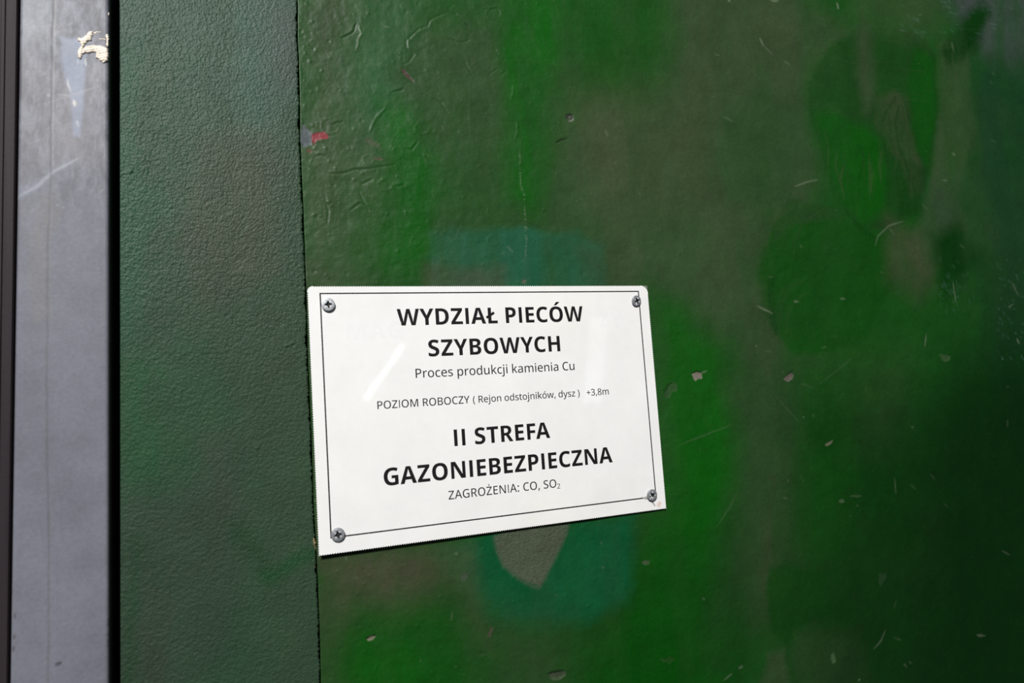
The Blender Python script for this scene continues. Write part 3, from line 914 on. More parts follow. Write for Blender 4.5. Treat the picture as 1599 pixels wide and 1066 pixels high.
def outline(corners, radii, pitch, depth):
    """closed outline with a pinked (toothed) edge"""
    pts = []
    n = len(corners)
    for i in range(n):
        a, b_ = np.array(corners[i]), np.array(corners[(i + 1) % n])
        L = np.linalg.norm(b_ - a)
        e = (b_ - a) / L
        nin = np.array([-e[1], e[0]])                  # inward for clockwise-down coordinates
        r0, r1 = radii[i], radii[(i + 1) % n]
        p0, p1 = a + e * r0, b_ - e * r1
        LL = np.linalg.norm(p1 - p0)
        k = max(2, int(LL / pitch))
        for j in range(k):
            q0 = p0 + e * LL * j / k
            pts.append(tuple(q0 + nin * depth * 0.0))
            pts.append(tuple(q0 + e * LL / k * 0.5 + nin * depth))
        pts.append(tuple(p1))
        if r1 > 0:
            e2 = np.array(corners[(i + 2) % n]) - b_
            e2 = e2 / np.linalg.norm(e2)
            cen = b_ - e * r1 + e2 * r1
            for s_ in range(1, 6):
                th = math.pi / 2 * s_ / 6
                pts.append(tuple(cen + (-e2) * r1 * math.cos(th) + e * r1 * math.sin(th)))
    return pts

def slab(name, pts, front, back, mat, parent):
    """front/back: offsets in mm towards the viewer from the sheet plane"""
    n = len(pts)
    v = [sp_(x, y, front) for x, y in pts] + [sp_(x, y, back) for x, y in pts]
    f = [tuple(range(n))[::-1], tuple(n + i for i in range(n))]
    for i in range(n):
        j = (i + 1) % n
        f.append((i, j, n + j, n + i))
    me = bpy.data.meshes.new(name)
    me.from_pydata(v, [], f)
    me.update()
    bmm = bmesh.new(); bmm.from_mesh(me)
    bmesh.ops.recalc_face_normals(bmm, faces=bmm.faces)
    bmesh.ops.triangulate(bmm, faces=[q for q in bmm.faces if len(q.verts) > 4])
    bmm.to_mesh(me); bmm.free()
    return link(name, me, mat, parent)

sign = empty('warning_sign', (0.131, -0.003, 1.42))
tag(sign, 'white laminated Polish gas danger sign with toothed edges, screwed to the green wall', 'sign')
C4 = [(-8.9, -5.4), (271.4, -4.95), (271.1, 182.3), (-8.9, 182.7)]
# white sheet
ws = NT('laminated_white_sheet')
base = ws.ramp(ws.noise(26, 6, 0.6), 0.30, 0.72, (0.70, 0.70, 0.697, 1), (0.752, 0.754, 0.750, 1))
fib = ws.ramp(ws.noise(190, 4, 0.7), 0.30, 0.75, (0.972, 0.974, 0.976, 1), (1.0, 1.0, 1.0, 1))
warm = ws.ramp(ws.noise(9, 4, 0.55), 0.45, 0.75, (1, 1, 1, 1), (1.0, 0.992, 0.965, 1))
ws.l(ws.mulcol(ws.mulcol(base, fib), warm), ws.b.inputs['Base Color'])
ws.b.inputs['Roughness'].default_value = 0.6
ws.b.inputs['Specular IOR Level'].default_value = 0.03
ws.b.inputs['Coat Weight'].default_value = 1.0
ws.b.inputs['Coat Roughness'].default_value = 0.035
ws.b.inputs['Coat IOR'].default_value = 1.5
cn = ws.bump(ws.noise(14, 2, 0.4), 0.00006)
ws.l(cn, ws.b.inputs['Coat Normal'])
slab('printed_sheet', outline(C4, (4.2, 7.2, 0.3, 0.3), 1.68, 0.66), 0.0, -0.35, ws.m, sign)
# film that stands proud of the rounded paper at the two upper corners, and backing board
film = NT('yellowed_laminate_film')
film.b.inputs['Base Color'].default_value = (0.20, 0.23, 0.19, 1)
film.b.inputs['Roughness'].default_value = 0.25
film.b.inputs['Alpha'].default_value = 0.72
C5 = [(-8.6, -5.2), (271.6, -5.2), (271.1, 182.2), (-8.6, 182.4)]
o = slab('laminate_film', outline(C5, (3.0, 0.2, 0.2, 0.2), 1.68, 0.66), -0.36, -0.60, film.m, sign)
o['label'] = 'greyish film edge showing at the rounded upper corners'
# printed border as one flat frame
ink = simple('black_print', (0.008, 0.006, 0.007), 0.5, spec=0.2, coat=0.45)
def flat(name, loops, mat, parent, off=0.03):
    """loops: closed outlines in sheet mm; nested ones cut holes"""
    cu = bpy.data.curves.new(name, 'CURVE')
    cu.dimensions = '2D'
    cu.fill_mode = 'BOTH'
    for lp in loops:
        s_ = cu.splines.new('POLY')
        s_.points.add(len(lp) - 1)
        for i, (x, y) in enumerate(lp): s_.points[i].co = (x, y, 0, 1)
        s_.use_cyclic_u = True
    tmp = bpy.data.objects.new('tmp', cu)
    COL.objects.link(tmp)
    dg = bpy.context.evaluated_depsgraph_get()
    me = bpy.data.meshes.new_from_object(tmp.evaluated_get(dg))
    bpy.data.objects.remove(tmp)
    bm = bmesh.new(); bm.from_mesh(me)
    bmesh.ops.remove_doubles(bm, verts=bm.verts, dist=1e-4)
    for v in bm.verts:
        v.co = sp_(v.co.x, v.co.y, off)
    # a hair of thickness, so that the ink is a body and not a card
    r = bmesh.ops.extrude_face_region(bm, geom=bm.faces[:])
    for v in r['geom']:
        if isinstance(v, bmesh.types.BMVert): v.co.y += 0.00002
    bmesh.ops.recalc_face_normals(bm, faces=bm.faces)
    me.clear_geometry(); me.materials.clear(); bm.to_mesh(me); bm.free()
    me.name = name
    return link(name, me, mat, parent)
bw, bh, lw = 262.0, 171.4, 0.95
flat('printed_border', [[(-lw / 2, -lw / 2), (bw + lw / 2, -lw / 2), (bw + lw / 2, bh + lw / 2), (-lw / 2, bh + lw / 2)],
                        [(lw / 2, lw / 2), (bw - lw / 2, lw / 2), (bw - lw / 2, bh - lw / 2), (lw / 2, bh - lw / 2)]], ink, sign)

GLYPHS = {
 'bold': {
  ' ': (260, ''),
  'A': (694, '526,0 472,166 222,166 168,0 0,0 250,717 443,717 694,0 | 388,448 384,463* 367,524* 351,588* 347,608 342,586* 327,525* 313,468* 307,448 258,295 437,295'),
  'B': (665, '317,714 464,714* 598,627* 598,536 598,491* 565,426* 511,386* 477,379 477,374 512,367* 576,332* 616,263* 616,207 616,142* 552,49* 434,0* 352,0 84,0 84,714 | 325,429 389,429* 438,476* 438,515 438,555* 380,593* 317,593 240,593 240,429 | 240,312 240,123 335,123 402,123* 454,177* 454,220 454,245* 431,287* 377,312* 330,312'),
  'C': (643, '398,595 356,595* 288,562* 240,500* 215,411* 215,355 215,280* 257,175* 341,119* 405,119 452,119* 539,142* 582,158 582,26 537,7* 444,-10* 386,-10 273,-10* 126,81* 55,247* 55,356 55,437* 100,572* 187,670* 316,724* 400,724 453,724* 562,701* 612,677 561,552 524,570* 444,595*'),
  'D': (733, '678,369 678,247* 586,82* 419,0* 304,0 84,0 84,714 321,714 434,714* 593,635* 678,482* | 516,364 516,439* 471,539* 383,587* 318,587 240,587 240,129 302,129 411,129* 516,245*'),
  'E': (552, '499,0 84,0 84,714 499,714 499,587 240,587 240,434 482,434 482,307 240,307 240,129 499,129'),
  'F': (532, '238,0 84,0 84,714 498,714 498,587 238,587 238,408 480,408 480,281 238,281'),
  'G': (736, '380,403 665,403 665,31 609,12* 475,-10* 399,-10 293,-10* 139,73* 55,238* 55,358 55,470* 141,634* 308,724* 428,724 492,724* 608,700* 652,680 601,556 563,574* 475,595* 427,595 355,595* 261,532* 216,424* 216,355 216,282* 260,176* 348,120* 416,120 444,120* 499,126* 517,131 517,279 380,279'),
  'H': (757, '672,0 516,0 516,306 241,306 241,0 84,0 84,714 241,714 241,436 516,436 516,714 672,714'),
  'I': (403, '367,0 36,0 36,89 123,118 123,597 36,625 36,714 367,714 367,625 280,597 280,118 367,89'),
  'M': (945, '397,0 218,555 214,555 216,535* 220,469* 223,392* 223,355 223,0 84,0 84,714 296,714 471,179 475,179 649,714 861,714 861,0 716,0 716,359 716,393* 718,467* 722,533* 723,554 719,554 541,0'),
  'N': (807, '723,0 524,0 219,536 215,536 217,513* 220,448* 223,381* 223,350 223,0 84,0 84,714 283,714 586,184 590,184 589,204* 585,267* 583,335* 583,362 583,714 723,714'),
  'O': (791, '736,358 736,275* 695,140* 612,42* 483,-10* 395,-10 308,-10* 179,42* 95,140* 55,275* 55,359 55,470* 128,634* 279,725* 396,725 513,725* 663,634* 736,469* | 218,358 218,285* 255,178* 334,121* 395,121 459,121* 536,178* 572,285* 572,358 572,469* 491,596* 396,596 334,596* 255,538* 218,432*'),
  'P': (622, '310,714 448,714* 580,599* 580,493 580,446* 552,360* 488,291* 381,252* 304,252 240,252 240,0 84,0 84,714 | 305,587 240,587 240,380 290,380 331,380* 391,401* 423,449* 423,489 423,535* 366,587*'),
  'R': (657, '305,714 399,714* 523,667* 585,575* 585,506 585,458* 551,384* 493,332* 456,314 659,0 482,0 323,273 240,273 240,0 84,0 84,714 | 301,593 240,593 240,393 302,393 361,393* 427,443* 427,499 427,530* 400,572* 345,593*'),
  'S': (567, '529,208 529,147* 469,49* 349,-10* 258,-10 212,-10* 139,-1* 77,17* 47,31 47,172 97,148* 211,118* 262,118 300,118* 349,137* 373,172* 373,194 373,219* 346,253* 284,285* 230,307 174,331* 95,386* 53,466* 53,525 53,589* 117,678* 232,724* 307,724 373,724* 480,696* 523,677 475,554 432,573* 344,597* 303,597 270,597* 228,580* 208,550* 208,530 208,506* 235,472* 299,439* 354,415 409,392* 488,338* 529,264*'),
  'T': (578, '367,0 211,0 211,585 20,585 20,714 558,714 558,585 367,585'),
  'W': (999, '985,714 804,0 626,0 532,368 529,381* 519,424* 508,473* 501,517* 499,531 498,517* 490,473* 480,424* 470,381* 466,367 374,0 195,0 14,714 167,714 256,328 261,311* 271,264* 281,212* 289,164* 292,146 295,172* 306,237* 320,304* 334,364* 339,386 425,714 573,714 659,384 665,363* 679,302* 693,235* 704,170* 707,146 710,171* 723,238* 737,305* 742,327 833,714'),
  'Y': (628, '314,418 460,714 628,714 392,278 392,0 236,0 236,273 0,714 169,714'),
  'Z': (597, '567,0 33,0 33,100 366,586 42,586 42,714 558,714 558,614 225,128 567,128'),
  'Ó': (791, '736,358 736,275* 695,140* 612,42* 483,-10* 395,-10 308,-10* 179,42* 95,140* 55,275* 55,359 55,470* 128,634* 279,725* 396,725 513,725* 663,634* 736,469* | 218,358 218,285* 255,178* 334,121* 395,121 459,121* 536,178* 572,285* 572,358 572,469* 491,596* 396,596 334,596* 255,538* 218,432* | 602,923 587,909* 541,869* 486,826* 435,787* 416,773 314,773 314,786 330,805* 373,857* 416,911* 430,933 602,933'),
  'Ł': (578, '101,0 101,239 52,211 -5,310 101,374 101,714 257,714 257,469 372,539 431,440 257,334 257,128 546,128 546,0'),
 },
 'book': {
  ' ': (260, ''),
  'C': (634, '402,636 348,636* 260,599* 199,526* 166,422* 166,357 166,271* 219,145* 324,78* 402,78 449,78* 534,95* 575,107 575,20 534,5* 447,-10* 389,-10 279,-10* 133,80* 60,246* 60,358 60,439* 105,573* 192,671* 320,724* 403,724 458,724* 561,702* 603,681 564,597 531,612* 450,636*'),
  'P': (608, '290,714 430,714* 558,603* 558,502 558,458* 530,376* 464,311* 355,274* 275,274 196,274 196,0 95,0 95,714 | 283,628 196,628 196,359 264,359 328,359* 413,387* 455,448* 455,498 455,563* 372,628*'),
  'a': (568, '293,547 392,547* 489,459* 489,365 489,0 417,0 398,76 394,76 371,47* 322,8* 259,-10* 214,-10 166,-10* 89,25* 45,96* 45,151 45,232* 171,319* 300,323 391,326 391,356 391,419* 336,469* 285,469 244,469* 167,444* 134,428 104,501 140,520* 239,547* | 315,257 220,254* 147,200* 147,151 147,108* 199,68* 240,68 305,68* 390,140* 390,213 390,260'),
  'c': (486, '302,-10 230,-10* 117,48* 54,171* 54,266 54,365* 121,490* 236,548* 309,548 351,548* 429,530* 454,517 424,437 399,447* 336,463* 307,463 256,463* 189,419* 156,332* 156,267 156,205* 189,118* 254,74* 303,74 346,74* 415,93* 444,107 444,21 416,6* 349,-10*'),
  'd': (618, '271,-10 173,-10* 54,130* 54,268 54,406* 174,548* 273,548 314,548* 375,527* 421,491* 436,469 442,469 441,482* 436,536* 436,553 436,760 535,760 535,0 456,0 440,72 436,72 420,49* 375,12* 313,-10* | 292,71 373,71* 438,161* 438,251 438,267 438,363* 376,466* 291,466 224,466* 156,358* 156,266 156,173* 224,71*'),
  'e': (570, '294,548 365,548* 466,488* 520,379* 520,305 520,248 156,248 158,162* 244,72* 321,72 372,72* 452,91* 495,109 495,26 454,7* 372,-10* 315,-10 238,-10* 120,52* 54,175* 54,265 54,354* 114,480* 222,548* | 294,470 234,470* 165,393* 158,324 419,324 419,367* 392,432* 337,470*'),
  'i': (265, '182,538 182,0 83,0 83,538 | 134,741 156,741* 190,713* 190,682 190,652* 156,623* 134,623 109,623* 76,652* 76,682 76,713* 109,741*'),
  'j': (265, '25,-240 0,-240* -40,-233* -55,-228 -55,-149 -39,-153* -8,-158* 11,-158 42,-158* 83,-124* 83,-75 83,538 182,538 182,-76 182,-126* 149,-200* 81,-240* | 76,682 76,713* 109,741* 133,741 156,741* 190,713* 190,682 190,652* 156,623* 133,623 109,623* 76,652*'),
  'k': (547, '181,374 181,356* 178,300* 177,280 181,280 187,288* 210,318* 235,349* 244,360 410,538 525,538 310,308 539,0 421,0 242,244 181,192 181,0 83,0 83,760 181,760'),
  'm': (942, '680,548 772,548* 863,455* 863,350 863,0 765,0 765,340 765,403* 714,466* 660,466 586,466* 522,377* 522,292 522,0 424,0 424,340 424,382* 401,438* 355,466* 319,466 267,466* 208,421* 182,336* 182,274 182,0 83,0 83,538 162,538 176,465 181,465 198,493* 247,530* 307,548* 340,548 402,548* 485,504* 504,459 510,459 536,504* 628,548*'),
  'n': (624, '350,548 445,548* 544,455* 544,350 544,0 446,0 446,339 446,402* 391,466* 332,466 247,466* 182,367* 182,274 182,0 83,0 83,538 162,538 176,465 181,465 199,493* 252,530* 316,548*'),
  'o': (608, '556,270 556,203* 520,99* 455,27* 361,-10* 303,-10 249,-10* 158,27* 91,99* 54,203* 54,270 54,359* 114,483* 228,548* 306,548 379,548* 492,483* 556,359* | 156,270 156,209* 187,119* 253,70* 305,70 356,70* 422,119* 454,209* 454,270 454,332* 421,419* 356,466* 304,466 226,466* 156,362*'),
  'p': (618, '347,548 445,548* 564,409* 564,270 564,179* 510,53* 411,-10* 345,-10 305,-10* 242,12* 198,46* 182,66 176,66 178,49* 182,-2* 182,-22 182,-240 83,-240 83,538 164,538 178,465 182,465 198,488* 242,526* 304,548* | 325,466 274,466* 211,426* 183,347* 182,287 182,270 182,206* 208,118* 272,72* 327,72 373,72* 433,123* 462,212* 462,271 462,361* 395,466*'),
  'r': (419, '342,548 357,548* 392,545* 404,542 393,450 380,453* 349,457* 334,457 304,457* 250,433* 207,389* 182,325* 182,284 182,0 83,0 83,538 163,538 175,441 179,441 196,471* 244,519* 306,548*'),
  's': (483, '439,150 439,98* 387,27* 290,-10* 222,-10 166,-10* 84,7* 51,24 51,112 85,95* 178,68* 223,68 287,68* 343,108* 343,142 343,161* 322,191* 265,222* 213,242 162,262* 89,303* 50,359* 50,404 50,473* 163,548* 254,548 304,548* 390,528* 428,511 396,435 361,449* 286,470* 249,470 198,470* 145,437* 145,409 145,389* 170,359* 229,331* 280,311 330,292* 401,252* 439,194*'),
  'u': (624, '541,538 541,0 461,0 447,71 442,71 425,43* 371,7* 307,-10* 272,-10 209,-10* 122,31* 77,118* 77,186 77,538 178,538 178,197 178,135* 233,71* 291,71 348,71* 414,116* 442,202* 442,263 442,538'),
 },
 'thin': {
  ' ': (260, ''),
  '(': (310, '40,274 40,397* 111,623* 187,714 280,714 211,620* 140,394* 140,275 140,159* 211,-65* 279,-158 187,-158 111,-70* 40,153*'),
  ')': (310, '270,274 270,153* 199,-70* 123,-158 31,-158 100,-65* 170,159* 170,275 170,394* 100,620* 30,714 123,714 199,623* 270,397*'),
  '+': (574, '326,392 523,392 523,313 326,313 326,111 246,111 246,313 49,313 49,392 246,392 246,595 326,595'),
  ',': (260, '193,116 200,105 187,52* 139,-73* 114,-129 38,-129 53,-70* 81,64* 88,116'),
  '3': (574, '497,549 497,500* 460,430* 393,385* 348,376 348,372 434,362* 519,275* 519,203 519,142* 461,45* 338,-10* 242,-10 184,-10* 88,8* 43,29 43,122 89,100* 192,75* 239,75 331,75* 411,145* 411,207 411,249* 367,301* 281,326* 218,326 153,326 153,411 219,411 278,411* 354,442* 393,500* 393,537 393,586* 327,638* 271,638 234,638* 172,623* 121,597* 96,580 47,650 86,680* 199,724* 274,724 386,724* 497,626*'),
  '8': (574, '286,724 382,724* 504,636* 504,553 504,510* 468,445* 407,397* 370,378 412,357* 483,304* 527,234* 527,186 527,126* 469,39* 362,-10* 289,-10 210,-10* 102,37* 47,122* 47,183 47,232* 87,303* 153,355* 192,373 158,393* 102,444* 69,510* 69,554 69,609* 126,684* 224,724* | 146,183 146,134* 215,70* 287,70 356,70* 428,134* 428,185 428,218* 392,269* 330,309* 289,324 273,330 232,313* 176,271* 146,218* | 285,643 235,643* 169,594* 169,548 169,514* 201,467* 256,434* 289,419 321,433* 373,466* 403,514* 403,548 403,594* 338,643*'),
  'B': (653, '305,714 442,714* 578,633* 578,537 578,494* 546,429* 487,387* 445,379 445,374 488,367* 559,330* 600,260* 600,204 600,139* 540,47* 427,0* 349,0 94,0 94,714 | 320,414 406,414* 470,471* 470,524 470,579* 392,627* 308,627 199,627 199,414 | 199,330 199,87 332,87 421,87* 490,156* 490,212 490,247* 459,300* 387,330* 325,330'),
  'C': (634, '402,634 348,634* 262,596* 201,524* 169,421* 169,357 169,272* 221,147* 325,80* 403,80 450,80* 534,98* 575,111 575,21 534,5* 447,-10* 388,-10 278,-10* 132,80* 60,246* 60,358 60,439* 105,573* 192,671* 320,724* 403,724 458,724* 561,702* 603,681 564,594 530,609* 449,634*'),
  'I': (354, '314,0 39,0 39,60 124,82 124,632 39,654 39,714 314,714 314,654 229,632 229,82 314,60'),
  'M': (916, '409,0 186,610 182,610 184,590* 188,527* 190,453* 190,415 190,0 94,0 94,714 245,714 455,140 459,140 672,714 822,714 822,0 720,0 720,421 720,456* 722,526* 726,588* 727,609 723,609 498,0'),
  'O': (783, '724,358 724,275* 682,140* 599,42* 475,-10* 392,-10 307,-10* 182,43* 100,140* 60,276* 60,359 60,469* 132,633* 280,725* 393,725 502,725* 649,634* 724,469* | 170,358 170,272* 217,147* 316,80* 392,80 469,80* 566,147* 613,272* 613,358 613,488* 508,635* 393,635 316,635* 217,568* 170,444*'),
  'P': (609, '291,714 431,714* 560,603* 560,502 560,457* 531,375* 465,310* 356,272* 277,272 199,272 199,0 94,0 94,714 | 284,626 199,626 199,361 266,361 328,361* 411,388* 453,448* 453,497 453,561* 371,626*'),
  'R': (630, '296,714 387,714* 504,669* 561,578* 561,510 561,455* 521,379* 457,333* 421,319 619,0 497,0 328,290 199,290 199,0 94,0 94,714 | 292,626 199,626 199,376 296,376 377,376* 453,441* 453,505 453,549* 419,601* 347,626*'),
  'Y': (580, '290,375 467,714 580,714 343,277 343,0 238,0 238,273 0,714 114,714'),
  'Z': (578, '541,0 37,0 37,75 403,623 48,623 48,714 531,714 531,639 165,91 541,91'),
  'd': (619, '270,-10 172,-10* 53,130* 53,268 53,407* 173,548* 272,548 313,548* 374,527* 419,491* 435,469 440,469 439,483* 434,538* 434,556 434,760 537,760 537,0 455,0 438,72 434,72 418,49* 373,12* 311,-10* | 293,74 372,74* 437,162* 437,251 437,267 437,362* 375,464* 292,464 226,464* 159,358* 159,266 159,174* 226,74*'),
  'e': (572, '295,548 366,548* 468,489* 522,380* 522,305 522,247 159,247 161,163* 246,74* 323,74 374,74* 454,93* 496,112 496,26 455,7* 373,-10* 316,-10 239,-10* 120,52* 53,175* 53,265 53,355* 114,481* 223,548* | 295,468 237,468* 168,393* 161,324 418,324 418,367* 392,431* 338,468*'),
  'i': (268, '185,538 185,0 82,0 82,538 | 135,743 158,743* 193,715* 193,682 193,651* 158,622* 135,622 110,622* 76,651* 76,682 76,715* 110,743*'),
  'j': (268, '26,-240 2,-240* -40,-233* -54,-228 -54,-146 -39,-150* -8,-156* 11,-156 41,-156* 82,-121* 82,-72 82,538 185,538 185,-75 185,-125* 152,-199* 83,-240* | 76,682 76,715* 110,743* 135,743 158,743* 193,715* 193,682 193,651* 158,622* 135,622 110,622* 76,651*'),
  'k': (552, '184,377 184,359* 181,302* 179,281 183,281 190,290* 213,320* 238,351* 247,361 411,538 530,538 316,309 544,0 422,0 246,243 184,190 184,0 82,0 82,760 184,760'),
  'm': (944, '683,548 774,548* 866,455* 866,351 866,0 764,0 764,339 764,402* 714,464* 661,464 587,464* 525,375* 525,291 525,0 423,0 423,339 423,380* 400,436* 355,464* 320,464 269,464* 210,419* 185,335* 185,273 185,0 82,0 82,538 164,538 179,466 184,466 201,493* 249,530* 310,548* 343,548 405,548* 487,505* 507,460 512,460 539,505* 631,548*'),
  'n': (625, '353,548 447,548* 547,455* 547,351 547,0 445,0 445,337 445,401* 391,464* 333,464 249,464* 185,365* 185,273 185,0 82,0 82,538 164,538 179,465 184,465 202,493* 254,530* 318,548*'),
  'o': (610, '557,270 557,203* 522,99* 456,27* 361,-10* 303,-10 249,-10* 158,27* 91,99* 53,203* 53,270 53,360* 114,483* 228,548* 306,548 380,548* 493,483* 557,360* | 159,270 159,210* 190,120* 255,73* 305,73 356,73* 421,120* 451,210* 451,270 451,332* 420,418* 356,465* 304,465 228,465* 159,362*'),
  's': (484, '440,151 440,99* 389,27* 292,-10* 223,-10 167,-10* 84,7* 51,24 51,114 86,97* 179,71* 224,71 286,71* 342,110* 342,142 342,161* 320,191* 264,222* 212,242 160,262* 88,302* 50,359* 50,403 50,473* 163,548* 255,548 304,548* 391,529* 430,511 397,433 362,448* 287,468* 250,468 200,468* 148,437* 148,409 148,389* 173,360* 232,332* 282,313 332,294* 403,253* 440,195*'),
  't': (375, '275,73 295,73* 338,81* 352,86 352,8 336,0* 281,-10* 253,-10 209,-10* 136,20* 92,93* 92,160 92,460 17,460 17,507 96,545 133,660 195,660 195,538 347,538 347,460 195,460 195,163 195,117* 239,73*'),
  'w': (804, '439,294 431,322* 416,377* 406,425* 403,440 399,440 397,425* 386,377* 372,320* 364,292 273,1 159,1 11,539 116,539 186,264 194,236* 207,176* 218,121* 219,101 223,101 226,114* 234,152* 243,194* 254,234* 258,249 347,539 459,539 545,248 551,226* 566,173* 578,122* 580,102 584,102 586,120* 596,174* 610,235* 618,264 689,539 793,539 643,1 526,1'),
  'y': (524, '1,538 110,538 223,232 232,208* 247,162* 259,119* 263,98 267,98 272,122* 295,196* 308,232 415,538 524,538 295,-68 275,-121* 222,-198* 145,-240* 90,-240 66,-240* 30,-235* 17,-232 17,-150 28,-152* 59,-156* 76,-156 107,-156* 151,-133* 182,-90* 193,-62 217,-1'),
  'z': (475, '438,0 37,0 37,65 316,459 53,459 53,538 431,538 431,465 156,79 438,79'),
  'ó': (610, '557,270 557,203* 522,99* 456,27* 361,-10* 303,-10 249,-10* 158,27* 91,99* 53,203* 53,270 53,360* 114,483* 228,548* 306,548 380,548* 493,483* 557,360* | 159,270 159,210* 190,120* 255,73* 305,73 356,73* 421,120* 451,210* 451,270 451,332* 420,418* 356,465* 304,465 228,465* 159,362* | 466,756 456,742* 419,702* 375,659* 332,620* 314,606 246,606 246,618 261,637* 298,689* 334,744* 346,766 466,766'),
 },
 'light': {
  ' ': (260, ''),
  ',': (259, '192,116 199,105 186,52* 138,-74* 113,-129 39,-129 53,-71* 81,64* 88,116'),
  '2': (574, '524,0 46,0 46,80 231,267 285,322* 357,404* 394,480* 394,526 394,581* 327,638* 275,638 225,638* 148,602* 106,569 52,636 80,661* 148,701* 229,724* 278,724 345,724* 443,677* 496,592* 496,533 496,477* 451,379* 367,283* 311,228 174,94 174,90 524,90'),
  ':': (271, '68,57 68,96* 107,128* 135,128 163,128* 202,96* 202,57 202,20* 163,-14* 135,-14 107,-14* 68,20* | 68,480 68,520* 107,551* 135,551 163,551* 202,520* 202,480 202,442* 163,409* 135,409 107,409* 68,442*'),
  'A': (650, '541,0 462,210 185,210 106,0 0,0 273,717 376,717 649,0 | 359,503 356,513* 341,558* 328,607* 324,621 319,600* 307,555* 295,517* 291,503 216,300 433,300'),
  'C': (634, '402,635 348,635* 261,597* 200,525* 168,421* 168,357 168,271* 220,146* 324,79* 403,79 450,79* 534,96* 575,109 575,20 534,5* 447,-10* 388,-10 279,-10* 132,80* 60,246* 60,358 60,439* 105,573* 192,671* 320,724* 403,724 458,724* 561,702* 603,681 564,595 530,611* 450,635*'),
  'E': (555, '497,0 94,0 94,714 497,714 497,625 197,625 197,416 479,416 479,329 197,329 197,89 497,89'),
  'G': (730, '402,382 656,382 656,28 599,9* 477,-10* 402,-10 292,-10* 140,78* 60,243* 60,357 60,469* 147,633* 313,724* 430,724 491,724* 600,702* 646,682 608,594 570,612* 477,635* 426,635 344,635* 227,567* 167,442* 167,357 167,274* 220,148* 332,78* 422,78 466,78* 530,88* 555,94 555,293 402,293'),
  'I': (352, '312,0 39,0 39,59 124,80 124,633 39,655 39,714 312,714 312,655 227,633 227,80 312,59'),
  'N': (769, '675,0 551,0 184,582 180,582 182,559* 186,495* 189,425* 189,389 189,0 94,0 94,714 217,714 583,135 587,135 586,152* 583,216* 580,290* 580,321 580,714 675,714'),
  'O': (783, '723,358 723,275* 681,140* 598,42* 474,-10* 392,-10 307,-10* 182,43* 100,140* 60,276* 60,359 60,469* 132,633* 280,725* 393,725 502,725* 649,634* 723,469* | 168,358 168,271* 216,146* 316,78* 392,78 469,78* 567,146* 615,271* 615,358 615,488* 509,636* 393,636 316,636* 216,569* 168,445*'),
  'R': (629, '296,714 386,714* 503,669* 560,578* 560,510 560,455* 520,379* 456,333* 420,319 617,0 498,0 328,291 197,291 197,0 94,0 94,714 | 291,627 197,627 197,375 296,375 377,375* 454,441* 454,505 454,549* 419,602* 347,627*'),
  'S': (553, '507,194 507,131* 446,40* 330,-10* 249,-10 208,-10* 135,-2* 75,14* 50,25 50,122 89,105* 197,78* 253,78 303,78* 371,104* 404,153* 404,185 404,218* 375,263* 304,303* 241,325 181,348* 100,404* 59,483* 59,539 59,597* 118,680* 223,724* 292,724 352,724* 452,701* 492,683 461,597 422,613* 335,636* 289,636 247,636* 190,611* 162,568* 162,539 162,505* 192,460* 259,423* 316,401 378,378* 463,324* 507,250*'),
  'Z': (577, '540,0 37,0 37,74 405,624 48,624 48,714 530,714 530,640 162,90 540,90'),
  'Ż': (577, '540,0 37,0 37,74 405,624 48,624 48,714 530,714 530,640 162,90 540,90 | 294,918 317,918* 351,890* 351,858 351,827* 317,799* 294,799 270,799* 236,827* 236,858 236,890* 270,918*'),
 },
}


def glyph(face_, ch):
    adv, s_ = GLYPHS[face_][ch]
    if ch == 'I':                                   # plain bar, as on the sign
        l, r = {'bold': (90, 242), 'book': (98, 190), 'thin': (98, 184), 'light': (98, 180)}[face_]
        adv, s_ = l + r, '%d,0 %d,714 %d,714 %d,0' % (l, l, r, r)
    loops = []
    if s_:
        for part in s_.split(' | '):
            q = []
            for tok in part.split():
                off = tok.endswith('*')
                x, y = tok.rstrip('*').split(',')
                q.append((float(x), float(y), not off))
            # quadratic outline -> polyline
            full = []
            n = len(q)
            for i in range(n):
                a, b_ = q[i], q[(i + 1) % n]
                full.append(a)
                if not a[2] and not b_[2]:
                    full.append(((a[0] + b_[0]) / 2, (a[1] + b_[1]) / 2, True))
            k = next(i for i, a in enumerate(full) if a[2])
            full = full[k:] + full[:k]
            out = []
            i = 0
            m_ = len(full)
            while i < m_:
                a = full[i]
                nx = full[(i + 1) % m_]
                out.append(a[:2])
                if not nx[2]:
                    e = full[(i + 2) % m_]
                    for t_ in (0.2, 0.4, 0.6, 0.8):
                        out.append(tuple((1 - t_) ** 2 * a[c_] + 2 * t_ * (1 - t_) * nx[c_] + t_ * t_ * e[c_] for c_ in (0, 1)))
                    i += 2
                else:
                    i += 1
            loops.append(out)
    return adv, loops

